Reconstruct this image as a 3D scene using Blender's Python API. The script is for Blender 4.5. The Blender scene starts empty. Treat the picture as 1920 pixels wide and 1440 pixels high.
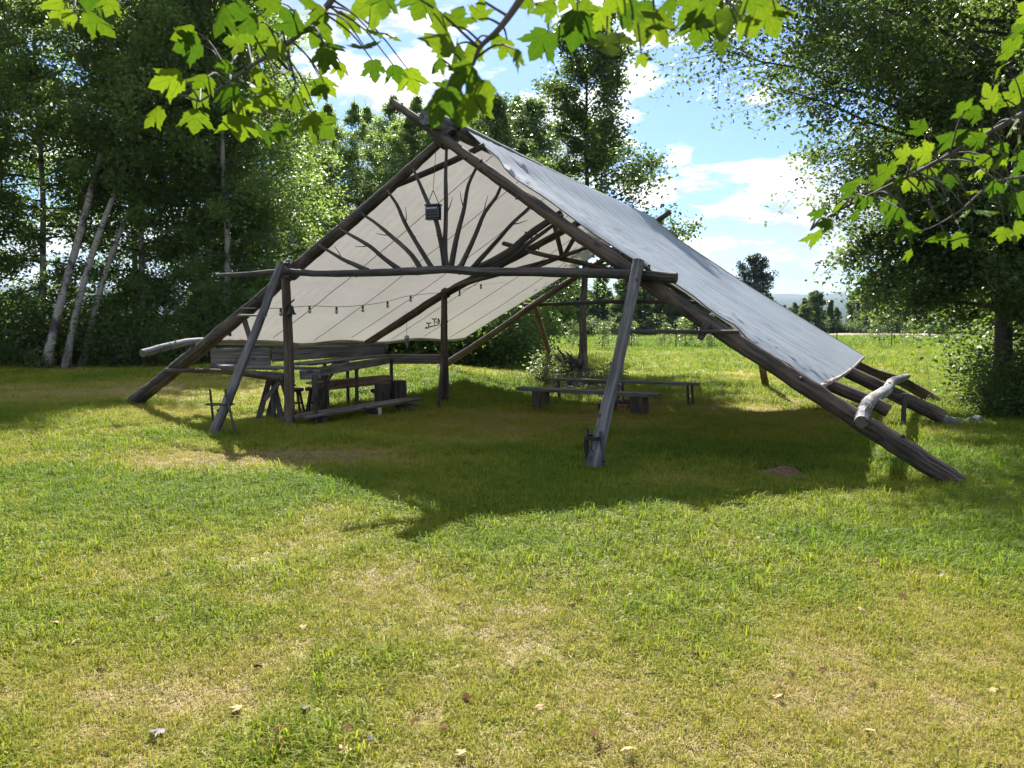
import bpy, math, random
import numpy as np
from mathutils import Vector, Matrix
R = math.radians
SC = bpy.context.scene
COL = SC.collection

# ------------------------------------------------------------------ camera, sky, sun, exposure
cam_d = bpy.data.cameras.new('camera'); cam = bpy.data.objects.new('camera', cam_d); COL.objects.link(cam)
cam.location = (0, 0, 1.6); cam.rotation_euler = (R(90 - 4.46), 0, 0)
cam_d.lens = 27.19; cam_d.sensor_width = 36; cam_d.clip_start = 0.05; cam_d.clip_end = 9000
cam_d.dof.use_dof = True; cam_d.dof.focus_distance = 12.0; cam_d.dof.aperture_fstop = 8.0
SC.camera = cam
SUN_EL, SUN_AZ = 42.5, -4.0          # azimuth from +Y, negative = to the left
SC.view_settings.view_transform = 'Standard'; SC.view_settings.look = 'None'
SC.view_settings.gamma = 1.0; SC.view_settings.use_curve_mapping = False
SC.view_settings.exposure = 1.72
SC.render.engine = 'CYCLES'
cy = SC.cycles
cy.max_bounces = 7; cy.diffuse_bounces = 3; cy.glossy_bounces = 2; cy.transmission_bounces = 4; cy.transparent_max_bounces = 8
cy.volume_bounces = 0; cy.use_denoising = True; cy.sample_clamp_indirect = 6.0; cy.caustics_reflective = False

class NT:
    """small helper round a node tree"""
    def __init__(self, tree): self.t = tree; self.n = tree.nodes; self.l = tree.links
    def add(self, typ, **kw):
        nd = self.n.new(typ)
        for k, v in kw.items():
            if k == 'inp':
                for i, val in v.items():
                    s = nd.inputs[i]
                    if isinstance(val, bpy.types.NodeSocket): self.l.new(val, s)
                    else: s.default_value = val
            else: setattr(nd, k, v)
        return nd
    def math(self, op, a, b=None, c=None, clamp=False):
        nd = self.n.new('ShaderNodeMath'); nd.operation = op; nd.use_clamp = clamp
        for i, v in enumerate((a, b, c)):
            if v is None: continue
            if isinstance(v, bpy.types.NodeSocket): self.l.new(v, nd.inputs[i])
            else: nd.inputs[i].default_value = v
        return nd.outputs[0]
    def noise(self, vec, scale, detail=4, rough=0.55, lac=2.0, dist=0.0):
        nd = self.add('ShaderNodeTexNoise', inp={'Scale': scale, 'Detail': detail, 'Roughness': rough, 'Lacunarity': lac, 'Distortion': dist})
        if vec is not None: self.l.new(vec, nd.inputs['Vector'])
        return nd.outputs['Fac']
    def ramp(self, fac, stops, interp='LINEAR'):
        nd = self.n.new('ShaderNodeValToRGB'); nd.color_ramp.interpolation = interp
        el = nd.color_ramp.elements
        while len(el) < len(stops): el.new(0.5)
        for e, (p, c) in zip(el, stops):
            e.position = p; e.color = (*c, 1) if len(c) == 3 else c
        self.l.new(fac, nd.inputs[0]); return nd.outputs[0]
    def rng(self, v, a, b, c=0.0, d=1.0, smooth=False):
        nd = self.add('ShaderNodeMapRange', inp={'From Min': a, 'From Max': b, 'To Min': c, 'To Max': d})
        if smooth: nd.interpolation_type = 'SMOOTHSTEP'
        self.l.new(v, nd.inputs['Value']); return nd.outputs[0]
    def mix(self, f, a, b, mode='MIX'):
        nd = self.n.new('ShaderNodeMix'); nd.data_type = 'RGBA'; nd.blend_type = mode
        for i, v in ((0, f), (6, a), (7, b)):
            if isinstance(v, bpy.types.NodeSocket): self.l.new(v, nd.inputs[i])
            else: nd.inputs[i].default_value = v if i == 0 else ((*v, 1) if len(v) == 3 else v)
        return nd.outputs[2]
    def mapping(self, vec, scale=(1, 1, 1), loc=(0, 0, 0), rot=(0, 0, 0)):
        nd = self.add('ShaderNodeMapping', inp={'Scale': scale, 'Location': loc, 'Rotation': rot})
        self.l.new(vec, nd.inputs['Vector']); return nd.outputs[0]

# sky: daylight with broken fair-weather cumulus all round
world = bpy.data.worlds.new('World'); SC.world = world; world.use_nodes = True
w = NT(world.node_tree); w.n.clear()
sky = w.add('ShaderNodeTexSky', sky_type='NISHITA', sun_disc=False, sun_elevation=R(SUN_EL), sun_rotation=R(SUN_AZ), altitude=200, air_density=1.0, dust_density=0.6, ozone_density=1.6)
tc = w.add('ShaderNodeTexCoord')
sep = w.add('ShaderNodeSeparateXYZ'); w.l.new(tc.outputs['Generated'], sep.inputs[0])
zc = w.math('ADD', w.math('MAXIMUM', sep.outputs[2], 0.0), 0.36)
px_ = w.math('DIVIDE', sep.outputs[0], zc); py_ = w.math('DIVIDE', sep.outputs[1], zc); pz_ = w.math('MULTIPLY', sep.outputs[2], 3.2)
cv = w.add('ShaderNodeCombineXYZ', inp={0: px_, 1: py_, 2: pz_})
cvs = w.mapping(cv.outputs[0], (1, 1, 1), (0.0, 0.0, 0.0))
def cloud_field(off):
    v_ = w.add('ShaderNodeVectorMath', operation='ADD'); w.l.new(cvs, v_.inputs[0]); v_.inputs[1].default_value = off
    big = w.noise(v_.outputs[0], 1.9, 2, 0.5); fine = w.noise(v_.outputs[0], 5.6, 8, 0.58, 2.1, 0.2)
    return w.math('ADD', w.math('MULTIPLY', big, 0.62), w.math('MULTIPLY', fine, 0.38))
n1 = cloud_field((0, 0, 0)); n2 = cloud_field((0.0, 0.05, 0.14))
mask = w.rng(n1, 0.475, 0.525, smooth=True)
lit = w.rng(w.math('SUBTRACT', n1, n2), -0.035, 0.05, smooth=True)
thick = w.rng(n1, 0.52, 0.66)
ccol = w.mix(lit, (2.4, 2.8, 3.5), (5.2, 5.3, 5.4))
ccol = w.mix(w.math('MULTIPLY', thick, 0.40), ccol, (2.9, 3.35, 4.1))
low = w.rng(sep.outputs[2], 0.02, 0.14, 1.0, 0.0)
veil = w.mix(1.0, sky.outputs[0], (.35, .435, .58), 'MULTIPLY')
skc = w.mix(mask, veil, ccol)
skc = w.mix(w.math('MULTIPLY', low, 0.75), skc, (2.9, 3.4, 4.0))
bg = w.add('ShaderNodeBackground', inp={'Strength': 0.092}); w.l.new(skc, bg.inputs[0])
wo = w.add('ShaderNodeOutputWorld'); w.l.new(bg.outputs[0], wo.inputs[0])

sun_d = bpy.data.lights.new('sun', 'SUN'); sun = bpy.data.objects.new('sun', sun_d); COL.objects.link(sun)
sun_d.energy = 5.0; sun_d.angle = R(0.53); sun_d.color = (1.0, 0.955, 0.88)
sun.rotation_euler = (R(-(90 - SUN_EL)), 0, R(-SUN_AZ)); sun.location = (0, 40, 60)
SDIR = np.array([math.sin(R(SUN_AZ)) * math.cos(R(SUN_EL)), math.cos(R(SUN_AZ)) * math.cos(R(SUN_EL)), math.sin(R(SUN_EL))])

# ------------------------------------------------------------------ helpers
def tag(o, label=None, cat=None, group=None, kind=None):
    if label: o['label'] = label
    if cat: o['category'] = cat
    if group: o['group'] = group
    if kind: o['kind'] = kind
    return o
def link(o, parent=None):
    COL.objects.link(o)
    if parent: o.parent = parent
    return o
def thing(name, label, cat, loc=(0, 0, 0), group=None):
    o = bpy.data.objects.new(name, None); o.empty_display_size = 0.1; o.location = loc
    return tag(link(o), label, cat, group)
def mesh_np(name, V, F, mats, smooth=False, attrs=None, mi=None):
    """V (n,3), F (m,k) arrays -> mesh data"""
    V = np.asarray(V, np.float32); F = np.asarray(F, np.int32); m, k = F.shape
    me = bpy.data.meshes.new(name); me.vertices.add(len(V)); me.vertices.foreach_set('co', V.ravel())
    me.loops.add(m * k); me.loops.foreach_set('vertex_index', F.ravel())
    me.polygons.add(m); me.polygons.foreach_set('loop_start', np.arange(m, dtype=np.int32) * k)
    if mi is not None: me.polygons.foreach_set('material_index', np.asarray(mi, np.int32))
    if smooth: me.polygons.foreach_set('use_smooth', np.ones(m, bool))
    me.update(calc_edges=True)
    for n, a in (attrs or {}).items(): add_attr(me, n, a)
    for mt in (mats if isinstance(mats, (list, tuple)) else [mats]): me.materials.append(mt)
    return me
def add_attr(me, n, a):
    a = np.asarray(a, np.float32)
    if a.ndim == 2:
        at = me.attributes.new(n, 'FLOAT_VECTOR', 'POINT'); at.data.foreach_set('vector', a.ravel())
    else:
        at = me.attributes.new(n, 'FLOAT', 'POINT'); at.data.foreach_set('value', a)
def vnoise(x, y, s, seed):
    """smooth value noise in [0,1]"""
    x = np.asarray(x, float) / s; y = np.asarray(y, float) / s
    xi = np.floor(x).astype(np.int64); yi = np.floor(y).astype(np.int64)
    fx = x - xi; fy = y - yi; fx = fx * fx * (3 - 2 * fx); fy = fy * fy * (3 - 2 * fy)
    def h(a, b):
        n = (a * 374761393 + b * 668265263 + seed * 974711) & 0xffffffff
        n = ((n ^ (n >> 13)) * 1274126177) & 0xffffffff
        return ((n ^ (n >> 16)) & 0xffff) / 65535.0
    return (h(xi, yi) * (1 - fx) + h(xi + 1, yi) * fx) * (1 - fy) + (h(xi, yi + 1) * (1 - fx) + h(xi + 1, yi + 1) * fx) * fy
def fbm(x, y, s, seed, o=4):
    v = 0; a = 0.5; t = 0
    for i in range(o): v = v + a * vnoise(x, y, s / 2 ** i, seed + i * 17); t += a; a *= 0.55
    return v / t
def sstep(a, b, x):
    t = np.clip((np.asarray(x, float) - a) / (b - a), 0, 1); return t * t * (3 - 2 * t)
def gz(x, y):
    """ground height"""
    x = np.asarray(x, float); y = np.asarray(y, float)
    z = 0.22 * sstep(-3.0, -9.0, x) * sstep(6, 13, y)
    z = z + 0.52 * np.exp(-(((x + 4.2) / 4.0) ** 2 + ((y - 21.5) / 2.7) ** 2))
    z = z - 0.07 * np.exp(-(((x - 0.6) / 3.5) ** 2 + ((y - 15.5) / 3.0) ** 2))
    near = np.exp(-((y / 45.0) ** 2 + (x / 45.0) ** 2))
    z = z + near * (0.05 * (fbm(x, y, 3.1, 5, 3) - 0.5) + 0.025 * (fbm(x, y, 0.7, 9, 2) - 0.5))
    return z
def gzf(x, y): return float(gz(x, y))
def blob(x, y, cx, cy_, rx, ry): return np.exp(-(((x - cx) / rx) ** 2 + ((y - cy_) / ry) ** 2))
def dryness(x, y):
    """0 lush green .. 1 straw: real patches of the lawn"""
    x = np.asarray(x, float); y = np.asarray(y, float)
    d = 0.385 + 0.55 * (fbm(x, y, 2.6, 31, 3) - 0.5) + 0.75 * (fbm(x, y, 0.8, 47, 3) - 0.5)
    d = d + 0.75 * blob(x, y, -2.9, 9.0, 1.9, 0.75) + 0.28 * blob(x, y, -0.4, 13.2, 2.2, 1.5) + 0.32 * blob(x, y, 3.6, 13.6, 2.2, 2.2)
    d = d + 0.5 * blob(x, y, -10, 15.5, 4.0, 2.5) + 0.25 * blob(x, y, -6.5, 17.5, 2.5, 1.6) + 0.12 * blob(x, y, 0, 3.4, 3.0, 1.8)
    d = d - 0.32 * blob(x, y, 3.2, 5.5, 1.7, 1.2) - 0.30 * blob(x, y, 1.5, 9.2, 3.0, 1.3) - 0.14 * blob(x, y, -4.2, 7.0, 2.2, 1.6) - 0.3 * blob(x, y, 5.5, 9.5, 2, 2)
    d = d - 0.4 * blob(x, y, -1.5, 19, 5, 2.5) - 0.2 * blob(x, y, -4.5, 11, 2.5, 1.0) + 0.10 * blob(x, y, 2.2, 3.2, 1.4, 0.9)
    d = d + 0.40 * (vnoise(x * 0.25, y, 2.6, 77) - 0.5) * sstep(18, 26, y) - 0.13 * sstep(30, 55, y) - 0.18 * sstep(48.5, 50, y)
    return np.clip(d, 0, 1)
def mnorm(v):
    v = np.asarray(v, float); return v / (np.linalg.norm(v, axis=-1, keepdims=True) + 1e-9)
def catmull(P, n):
    P = np.asarray(P, float)
    if len(P) == 2: return P[0] + (P[1] - P[0]) * np.linspace(0, 1, n)[:, None]
    Q = np.vstack([2 * P[0] - P[1], P, 2 * P[-1] - P[-2]]); out = []
    L = np.r_[0, np.cumsum(np.linalg.norm(np.diff(P, axis=0), axis=1))]; L /= L[-1]
    for t in np.linspace(0, 1, n):
        i = min(np.searchsorted(L, t, 'right') - 1, len(P) - 2); f = (t - L[i]) / (L[i + 1] - L[i] + 1e-12)
        a, b, c, d = Q[i:i + 4]
        out.append(0.5 * (2 * b + (c - a) * f + (2 * a - 5 * b + 4 * c - d) * f * f + (3 * b - a - 3 * c + d) * f ** 3))
    return np.array(out)
def tube_arrays(P, rad, sides=8, seed=0, rough=0.0, cap=True, flat=1.0):
    """swept tube; returns V, quads, tris(cap), wc attribute"""
    P = np.asarray(P, float); n = len(P); rad = np.broadcast_to(np.asarray(rad, float), (n,))
    T = mnorm(np.gradient(P, axis=0))
    up = np.array([0, 0, 1.0]) if abs(T[0][2]) < 0.9 else np.array([1.0, 0, 0])
    N = np.zeros_like(P); a = mnorm(np.cross(up, T[0])); N[0] = a
    for i in range(1, n):
        a = a - T[i] * (a @ T[i]); a = a / (np.linalg.norm(a) + 1e-9); N[i] = a
    B = np.cross(T, N)
    th = np.linspace(0, 2 * math.pi, sides, endpoint=False)
    rr = rad[:, None] * np.ones(sides)[None]
    s = np.r_[0, np.cumsum(np.linalg.norm(np.diff(P, axis=0), axis=1))]
    if rough:
        k = vnoise(s[:, None] * 1.0 + 0 * th[None], np.cos(th)[None] * 0.9 + 0 * s[:, None], 0.35, seed) + vnoise(s[:, None] + 0 * th[None], np.sin(th)[None] * 0.9 + 0 * s[:, None], 0.27, seed + 3)
        k2 = vnoise(s[:, None] * .45 + 0 * th[None], th[None] * .06 + 0 * s[:, None], .05, seed + 9) - .5
        rr = rr * (1 + rough * .6 * (k - 1.0) + rough * .45 * k2)
    c, q = np.cos(th), np.sin(th) * flat
    V = P[:, None] + rr[..., None] * (c[None, :, None] * N[:, None] + q[None, :, None] * B[:, None])
    i = np.arange(n - 1)[:, None] * sides; j = np.arange(sides)[None]; j2 = (j + 1) % sides
    Q = np.stack([i + j, i + j2, i + sides + j2, i + sides + j], -1).reshape(-1, 4)
    off = (seed * 1.37) % 17
    wc = np.stack([rr * c[None] + off, rr * q[None] + off * 0.7, np.broadcast_to(s[:, None], rr.shape) + off], -1).reshape(-1, 3)
    V = V.reshape(-1, 3); tri = []
    if cap:
        V = np.vstack([V, P[0], P[-1]]); wc = np.vstack([wc, [off, off * .7, off], [off, off * .7, s[-1] + off]])
        a0 = len(V) - 2
        for k in range(sides):
            tri.append((a0, (k + 1) % sides, k)); b0 = (n - 1) * sides; tri.append((a0 + 1, b0 + k, b0 + (k + 1) % sides))
    ring = np.r_[rr.ravel(), [0.0, 0.0]] if cap else rr.ravel()
    return V, Q, tri, np.hstack([wc, ring[:, None]])
class MB:
    """collects pieces into one mesh"""
    def __init__(s): s.v = []; s.f = []; s.mi = []; s.wc = []
    def tube(s, P, rad, sides=8, seed=0, rough=0.0, cap=True, mi=0, capmi=None, flat=1.0):
        V, Q, T, wc = tube_arrays(P, rad, sides, seed, rough, cap, flat); o = len(s.v)
        s.v += V.tolist(); s.wc += wc.tolist()
        s.f += (Q + o).tolist(); s.mi += [mi] * len(Q)
        s.f += [tuple(x + o for x in t) for t in T]; s.mi += [mi if capmi is None else capmi] * len(T); return s
    def pole(s, pts, rad, seed=0, sides=12, rough=0.16, seg=0.16, capmi=None, knots=0, mi=0):
        pts = np.asarray(pts, float); L = np.linalg.norm(np.diff(pts, axis=0), axis=1).sum(); n = max(4, int(L / seg) + 1)
        P = catmull(pts, n); r = np.interp(np.linspace(0, 1, n), np.linspace(0, 1, len(rad)), rad) if hasattr(rad, '__len__') else np.full(n, rad)
        rs = np.random.RandomState(seed + 5)
        P[1:-1] += rs.normal(0, 0.025, (n - 2, 3)) * r[1:-1, None]
        s.tube(P, r, sides, seed, rough, True, mi, capmi)
        T = mnorm(np.gradient(P, axis=0))
        for _ in range(knots):                                   # broken-off branch stubs
            i = rs.randint(1, n - 1); d = mnorm(np.cross(T[i], rs.normal(size=3))); a = P[i] + d * r[i] * 0.6
            s.tube([a, a + d * r[i] * 0.7 + T[i] * r[i] * 0.3], [r[i] * 0.38, r[i] * 0.22], 6, seed, 0, True, mi)
        return s
    def box(s, c, size, M=None, mi=0, bev=0.0, seed=0):
        c = np.asarray(c, float); h = np.asarray(size, float) / 2; b = min(bev, h.min() * 0.6)
        o = len(s.v); rs = (seed * 2.13) % 13
        ax = int(np.argmax(h)); order = [a for a in range(3) if a != ax] + [ax]
        if b <= 0:
            L = [(x, y, z) for x in (-1, 1) for y in (-1, 1) for z in (-1, 1)]
            pts = np.array(L) * h
            fs = [(0, 1, 3, 2), (4, 6, 7, 5), (0, 4, 5, 1), (2, 3, 7, 6), (0, 2, 6, 4), (1, 5, 7, 3)]
        else:
            bmx = []
            pts = []; fs = []
            idx = {}
            for sx in (-1, 1):
                for sy in (-1, 1):
                    for sz in (-1, 1):
                        sg = np.array([sx, sy, sz])
                        for a in range(3):
                            p = sg * (h - b); p = p.astype(float); p[a] = sg[a] * h[a]; idx[(sx, sy, sz, a)] = len(pts); pts.append(p)
            for a in range(3):
                e, g = [(1, 2), (2, 0), (0, 1)][a]
                for sg in (-1, 1):
                    q = []
                    for (se, sgg) in ((-1, -1), (1, -1), (1, 1), (-1, 1)):
                        k = [0, 0, 0]; k[a] = sg; k[e] = se; k[g] = sgg; q.append(idx[(*k, a)])
                    fs.append(tuple(q if sg > 0 else q[::-1]))
            for a in range(3):
                e, g = [(1, 2), (2, 0), (0, 1)][a]
                for se in (-1, 1):
                    for sgg in (-1, 1):
                        k0 = [0, 0, 0]; k1 = [0, 0, 0]; k0[a] = -1; k1[a] = 1; k0[e] = k1[e] = se; k0[g] = k1[g] = sgg
                        q = (idx[(*k0, e)], idx[(*k1, e)], idx[(*k1, g)], idx[(*k0, g)]); fs.append(q if se * sgg > 0 else q[::-1])
            for sx in (-1, 1):
                for sy in (-1, 1):
                    for sz in (-1, 1):
                        t = tuple(idx[(sx, sy, sz, a)] for a in range(3)); fs.append(t if sx * sy * sz > 0 else t[::-1])
            pts = np.array(pts)
        wc = np.stack([pts[:, order[0]] + rs, pts[:, order[1]] + rs * 0.6, pts[:, order[2]] + rs], -1)
        if M is not None: pts = pts @ np.array(M.to_3x3()).T
        s.v += (pts + c).tolist(); s.wc += wc.tolist(); s.f += [tuple(i + o for i in f) for f in fs]; s.mi += [mi] * len(fs); return s
    def poly(s, pts, faces, mi=0):
        o = len(s.v); s.v += [list(p) for p in pts]; s.wc += [list(p) for p in pts]; s.f += [tuple(i + o for i in f) for f in faces]; s.mi += [mi] * len(faces); return s
    def data(s, name, mats, smooth=True, base=(0, 0, 0)):
        me = bpy.data.meshes.new(name); V = np.array(s.v) - np.array(base); me.from_pydata(V.tolist(), [], s.f)
        for m in (mats if isinstance(mats, (list, tuple)) else [mats]): me.materials.append(m)
        me.polygons.foreach_set('material_index', s.mi)
        if smooth:
            me.polygons.foreach_set('use_smooth', [True] * len(s.f)); me.set_sharp_from_angle(angle=R(42))
        W = np.array([list(q) + [0.0] * (4 - len(q)) for q in s.wc]); add_attr(me, 'wc', W[:, :3]); add_attr(me, 'ring', W[:, 3]); me.update(); return me
    def build(s, name, mats, parent=None, smooth=True):
        base = np.array(parent.location) if parent is not None else (0, 0, 0)
        if parent is not None and parent.parent is not None: base = base + np.array(parent.parent.location)
        return link(bpy.data.objects.new(name, s.data(name, mats, smooth, base)), parent)

# ------------------------------------------------------------------ materials
def new_mat(name):
    m = bpy.data.materials.new(name); m.use_nodes = True; t = NT(m.node_tree); t.n.clear()
    out = t.add('ShaderNodeOutputMaterial'); return m, t, out
def wood(name, dark, mid, light, rough=0.85, bump=0.5, sc=1.0, moss=None, patch=None):
    m, t, out = new_mat(name)
    a = t.add('ShaderNodeAttribute', attribute_name='wc')
    g = t.noise(t.mapping(a.outputs['Vector'], (26 * sc, 26 * sc, 1.3 * sc)), 1.0, 6, 0.65)
    b = t.noise(t.mapping(a.outputs['Vector'], (5, 5, 1.6)), 1.0, 4, 0.6)
    f = t.math('ADD', t.math('MULTIPLY', g, 0.75), t.math('MULTIPLY', b, 0.5))
    c = t.ramp(f, [(0.47, dark), (0.61, mid), (0.75, light)])
    if patch:
        pm = t.rng(t.noise(t.mapping(a.outputs['Vector'], (3, 3, 1.1), (4, 2, 1)), 1.0, 5, 0.6), 0.5, 0.62, smooth=True); c = t.mix(pm, c, patch)
    ck = t.rng(t.noise(t.mapping(a.outputs['Vector'], (34, 34, .8), (3, 7, 2)), 1.0, 3, .5), .60, .66, 1.0, .30, True); c = t.mix(1.0, c, ck, 'MULTIPLY')
    k = t.add('ShaderNodeTexVoronoi', inp={'Scale': 1.0}); t.l.new(t.mapping(a.outputs['Vector'], (4, 4, 1.9)), k.inputs['Vector'])
    kn = t.rng(k.outputs['Distance'], 0.06, 0.16, 0.35, 1.0, True); c = t.mix(1.0, c, kn, 'MULTIPLY')
    bp = t.add('ShaderNodeBump', inp={'Strength': bump, 'Distance': 0.02}); t.l.new(f, bp.inputs['Height'])
    p = t.add('ShaderNodeBsdfPrincipled', inp={'Roughness': rough}); t.l.new(c, p.inputs['Base Color']); t.l.new(bp.outputs[0], p.inputs['Normal'])
    t.l.new(p.outputs[0], out.inputs[0]); return m
M = {}
M['grey'] = wood('weathered_grey_wood', (.024, .022, .023), (.080, .077, .080), (.17, .165, .165), bump=.6)
M['rafter'] = wood('dark_bark_pole', (.008, .006, .005), (.035, .026, .020), (.110, .082, .060), bump=.9, patch=(.085, .062, .045))
M['pole'] = wood('dark_pole', (.014, .0118, .0105), (.040, .034, .030), (.088, .076, .067), bump=.7)
M['brown'] = wood('brown_pole', (.03, .019, .013), (.07, .048, .033), (.13, .094, .068), bump=.7)
M['orange'] = wood('fresh_brown_pole', (.085, .045, .022), (.155, .085, .045), (.23, .14, .08), bump=.5)
M['plank'] = wood('weathered_plank', (.038, .035, .034), (.098, .092, .089), (.18, .17, .165), bump=.4, sc=.8)
M['plank_brown'] = wood('brown_plank', (.09, .05, .032), (.19, .115, .075), (.29, .19, .13), bump=.4, sc=.8)
M['silver'] = wood('silvered_log', (.06, .058, .058), (.165, .162, .165), (.27, .265, .265), bump=.5)
M['pale'] = wood('pale_cut_wood', (.35, .30, .24), (.5, .45, .37), (.62, .57, .48), bump=.3)
M['char'] = wood('dark_stump_bark', (.015, .012, .011), (.045, .036, .030), (.09, .075, .06), bump=1.0)
def end_grain():
    m, t, out = new_mat('cut_log_end'); a = t.add('ShaderNodeAttribute', attribute_name='ring'); wv = t.add('ShaderNodeAttribute', attribute_name='wc')
    n = t.noise(wv.outputs['Vector'], 26.0, 4, .6); f = t.math('SINE', t.math('ADD', t.math('MULTIPLY', a.outputs['Fac'], 900.0), t.math('MULTIPLY', n, 7.0)))
    c = t.mix(t.rng(f, -1, 1), (.045, .036, .030), (.15, .125, .10)); c = t.mix(t.rng(n, .52, .66, smooth=True), c, (.02, .017, .015))
    p = t.add('ShaderNodeBsdfPrincipled', inp={'Roughness': .9}); t.l.new(c, p.inputs['Base Color']); t.l.new(p.outputs[0], out.inputs[0]); return m
M['end'] = end_grain()
M['branch'] = wood('branch_bark', (.025, .021, .020), (.055, .046, .041), (.095, .08, .07), bump=.6)
def birch_bark():
    m, t, out = new_mat('birch_bark')
    a = t.add('ShaderNodeAttribute', attribute_name='wc')
    d = t.noise(t.mapping(a.outputs['Vector'], (5, 5, 22)), 1.0, 4, 0.6)
    b = t.noise(t.mapping(a.outputs['Vector'], (2.5, 2.5, 1.6)), 1.0, 4, 0.6)
    c = t.ramp(d, [(0.36, (.03, .027, .025)), (0.45, (.34, .30, .26)), (0.62, (.27, .25, .225))])
    c = t.mix(t.rng(b, .47, .62, smooth=True), c, (.05, .045, .04))
    p = t.add('ShaderNodeBsdfPrincipled', inp={'Roughness': .75}); t.l.new(c, p.inputs['Base Color'])
    bp = t.add('ShaderNodeBump', inp={'Strength': .5, 'Distance': .02}); t.l.new(d, bp.inputs['Height']); t.l.new(bp.outputs[0], p.inputs['Normal'])
    t.l.new(p.outputs[0], out.inputs[0]); return m
M['birch'] = birch_bark()
def plain(name, col, rough=.6, metal=0.0, nscale=18, var=.35, bump=.0, spec=.5):
    m, t, out = new_mat(name)
    g = t.add('ShaderNodeTexCoord'); n = t.noise(g.outputs['Object'], nscale, 5, .6)
    lo = tuple(c * (1 - var) for c in col); hi = tuple(min(1, c * (1 + var)) for c in col)
    c = t.ramp(n, [(.3, lo), (.7, hi)])
    p = t.add('ShaderNodeBsdfPrincipled', inp={'Roughness': rough, 'Metallic': metal, 'Specular IOR Level': spec}); t.l.new(c, p.inputs['Base Color'])
    if bump:
        bp = t.add('ShaderNodeBump', inp={'Strength': bump, 'Distance': .03}); t.l.new(n, bp.inputs['Height']); t.l.new(bp.outputs[0], p.inputs['Normal'])
    t.l.new(p.outputs[0], out.inputs[0]); return m
M['stone'] = plain('field_stone', (.10, .098, .092), .9, nscale=9, bump=.8, var=.45)
M['brick'] = plain('fire_brick', (.20, .075, .045), .9, nscale=14, bump=.5)
M['black'] = plain('black_plastic', (.012, .012, .014), .35)
M['iron'] = plain('black_iron', (.012, .011, .011), .6, .3)
M['strap'] = plain('black_strap', (.010, .010, .011), .8)
M['cord'] = plain('cord', (.07, .065, .06), .8)
M['steel'] = plain('grey_steel', (.30, .31, .32), .45, .7)
M['soil'] = plain('bare_soil', (.115, .062, .034), 1.0, nscale=22, bump=1.0, var=.5)
M['sand'] = plain('pale_sand', (.27, .215, .16), 1.0, nscale=.6, var=.3)
M['glass'] = plain('smoky_bulb_glass', (.35, .36, .36), .12, var=.1)

def foliage(name, dark, light, trans, gloss=.38, tw=.5, spec=.5, wide=None):
    """leaf material: reflectance varies leaf by leaf, part of the light passes through"""
    m, t, out = new_mat(name)
    a = t.add('ShaderNodeAttribute', attribute_name='rnd')
    oi = t.add('ShaderNodeObjectInfo')
    f = t.math('ADD', t.math('MULTIPLY', a.outputs['Fac'], .8), t.math('MULTIPLY', oi.outputs['Random'], .2))
    c = t.mix(f, dark, light)
    tcx = tuple(x * .7 for x in trans)
    ct = t.mix(f, tcx, trans)
    p = t.add('ShaderNodeBsdfPrincipled', inp={'Roughness': gloss, 'Specular IOR Level': spec}); t.l.new(c, p.inputs['Base Color'])
    tr = t.add('ShaderNodeBsdfTranslucent'); t.l.new(ct, tr.inputs[0])
    mx = t.add('ShaderNodeMixShader', inp={0: tw}); t.l.new(p.outputs[0], mx.inputs[1]); t.l.new(tr.outputs[0], mx.inputs[2])
    t.l.new(mx.outputs[0], out.inputs[0]); return m
M['leaf_birch'] = foliage('birch_leaves', (.050, .088, .030), (.120, .175, .058), (.29, .43, .075), .42, .50, .35)
M['leaf_right'] = foliage('alder_leaves', (.038, .066, .025), (.090, .140, .046), (.20, .31, .045), .45, .44, .25)
M['leaf_maple'] = foliage('field_maple_leaves', (.030, .058, .022), (.075, .115, .038), (.16, .26, .04), .36, .42)
M['leaf_bright'] = foliage('sapling_leaves', (.07, .11, .035), (.15, .20, .06), (.24, .32, .07), .45, .45)
M['leaf_far'] = foliage('far_tree_leaves', (.040, .068, .026), (.10, .14, .045), (.17, .24, .055), .6, .4, .2)
M['leaf_dark'] = foliage('understorey_leaves', (.040, .070, .027), (.100, .150, .05), (.22, .33, .05), .5, .45, .25)
M['needle'] = foliage('pine_needles', (.018, .036, .022), (.05, .08, .04), (.05, .08, .03), .5, .2)

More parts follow.
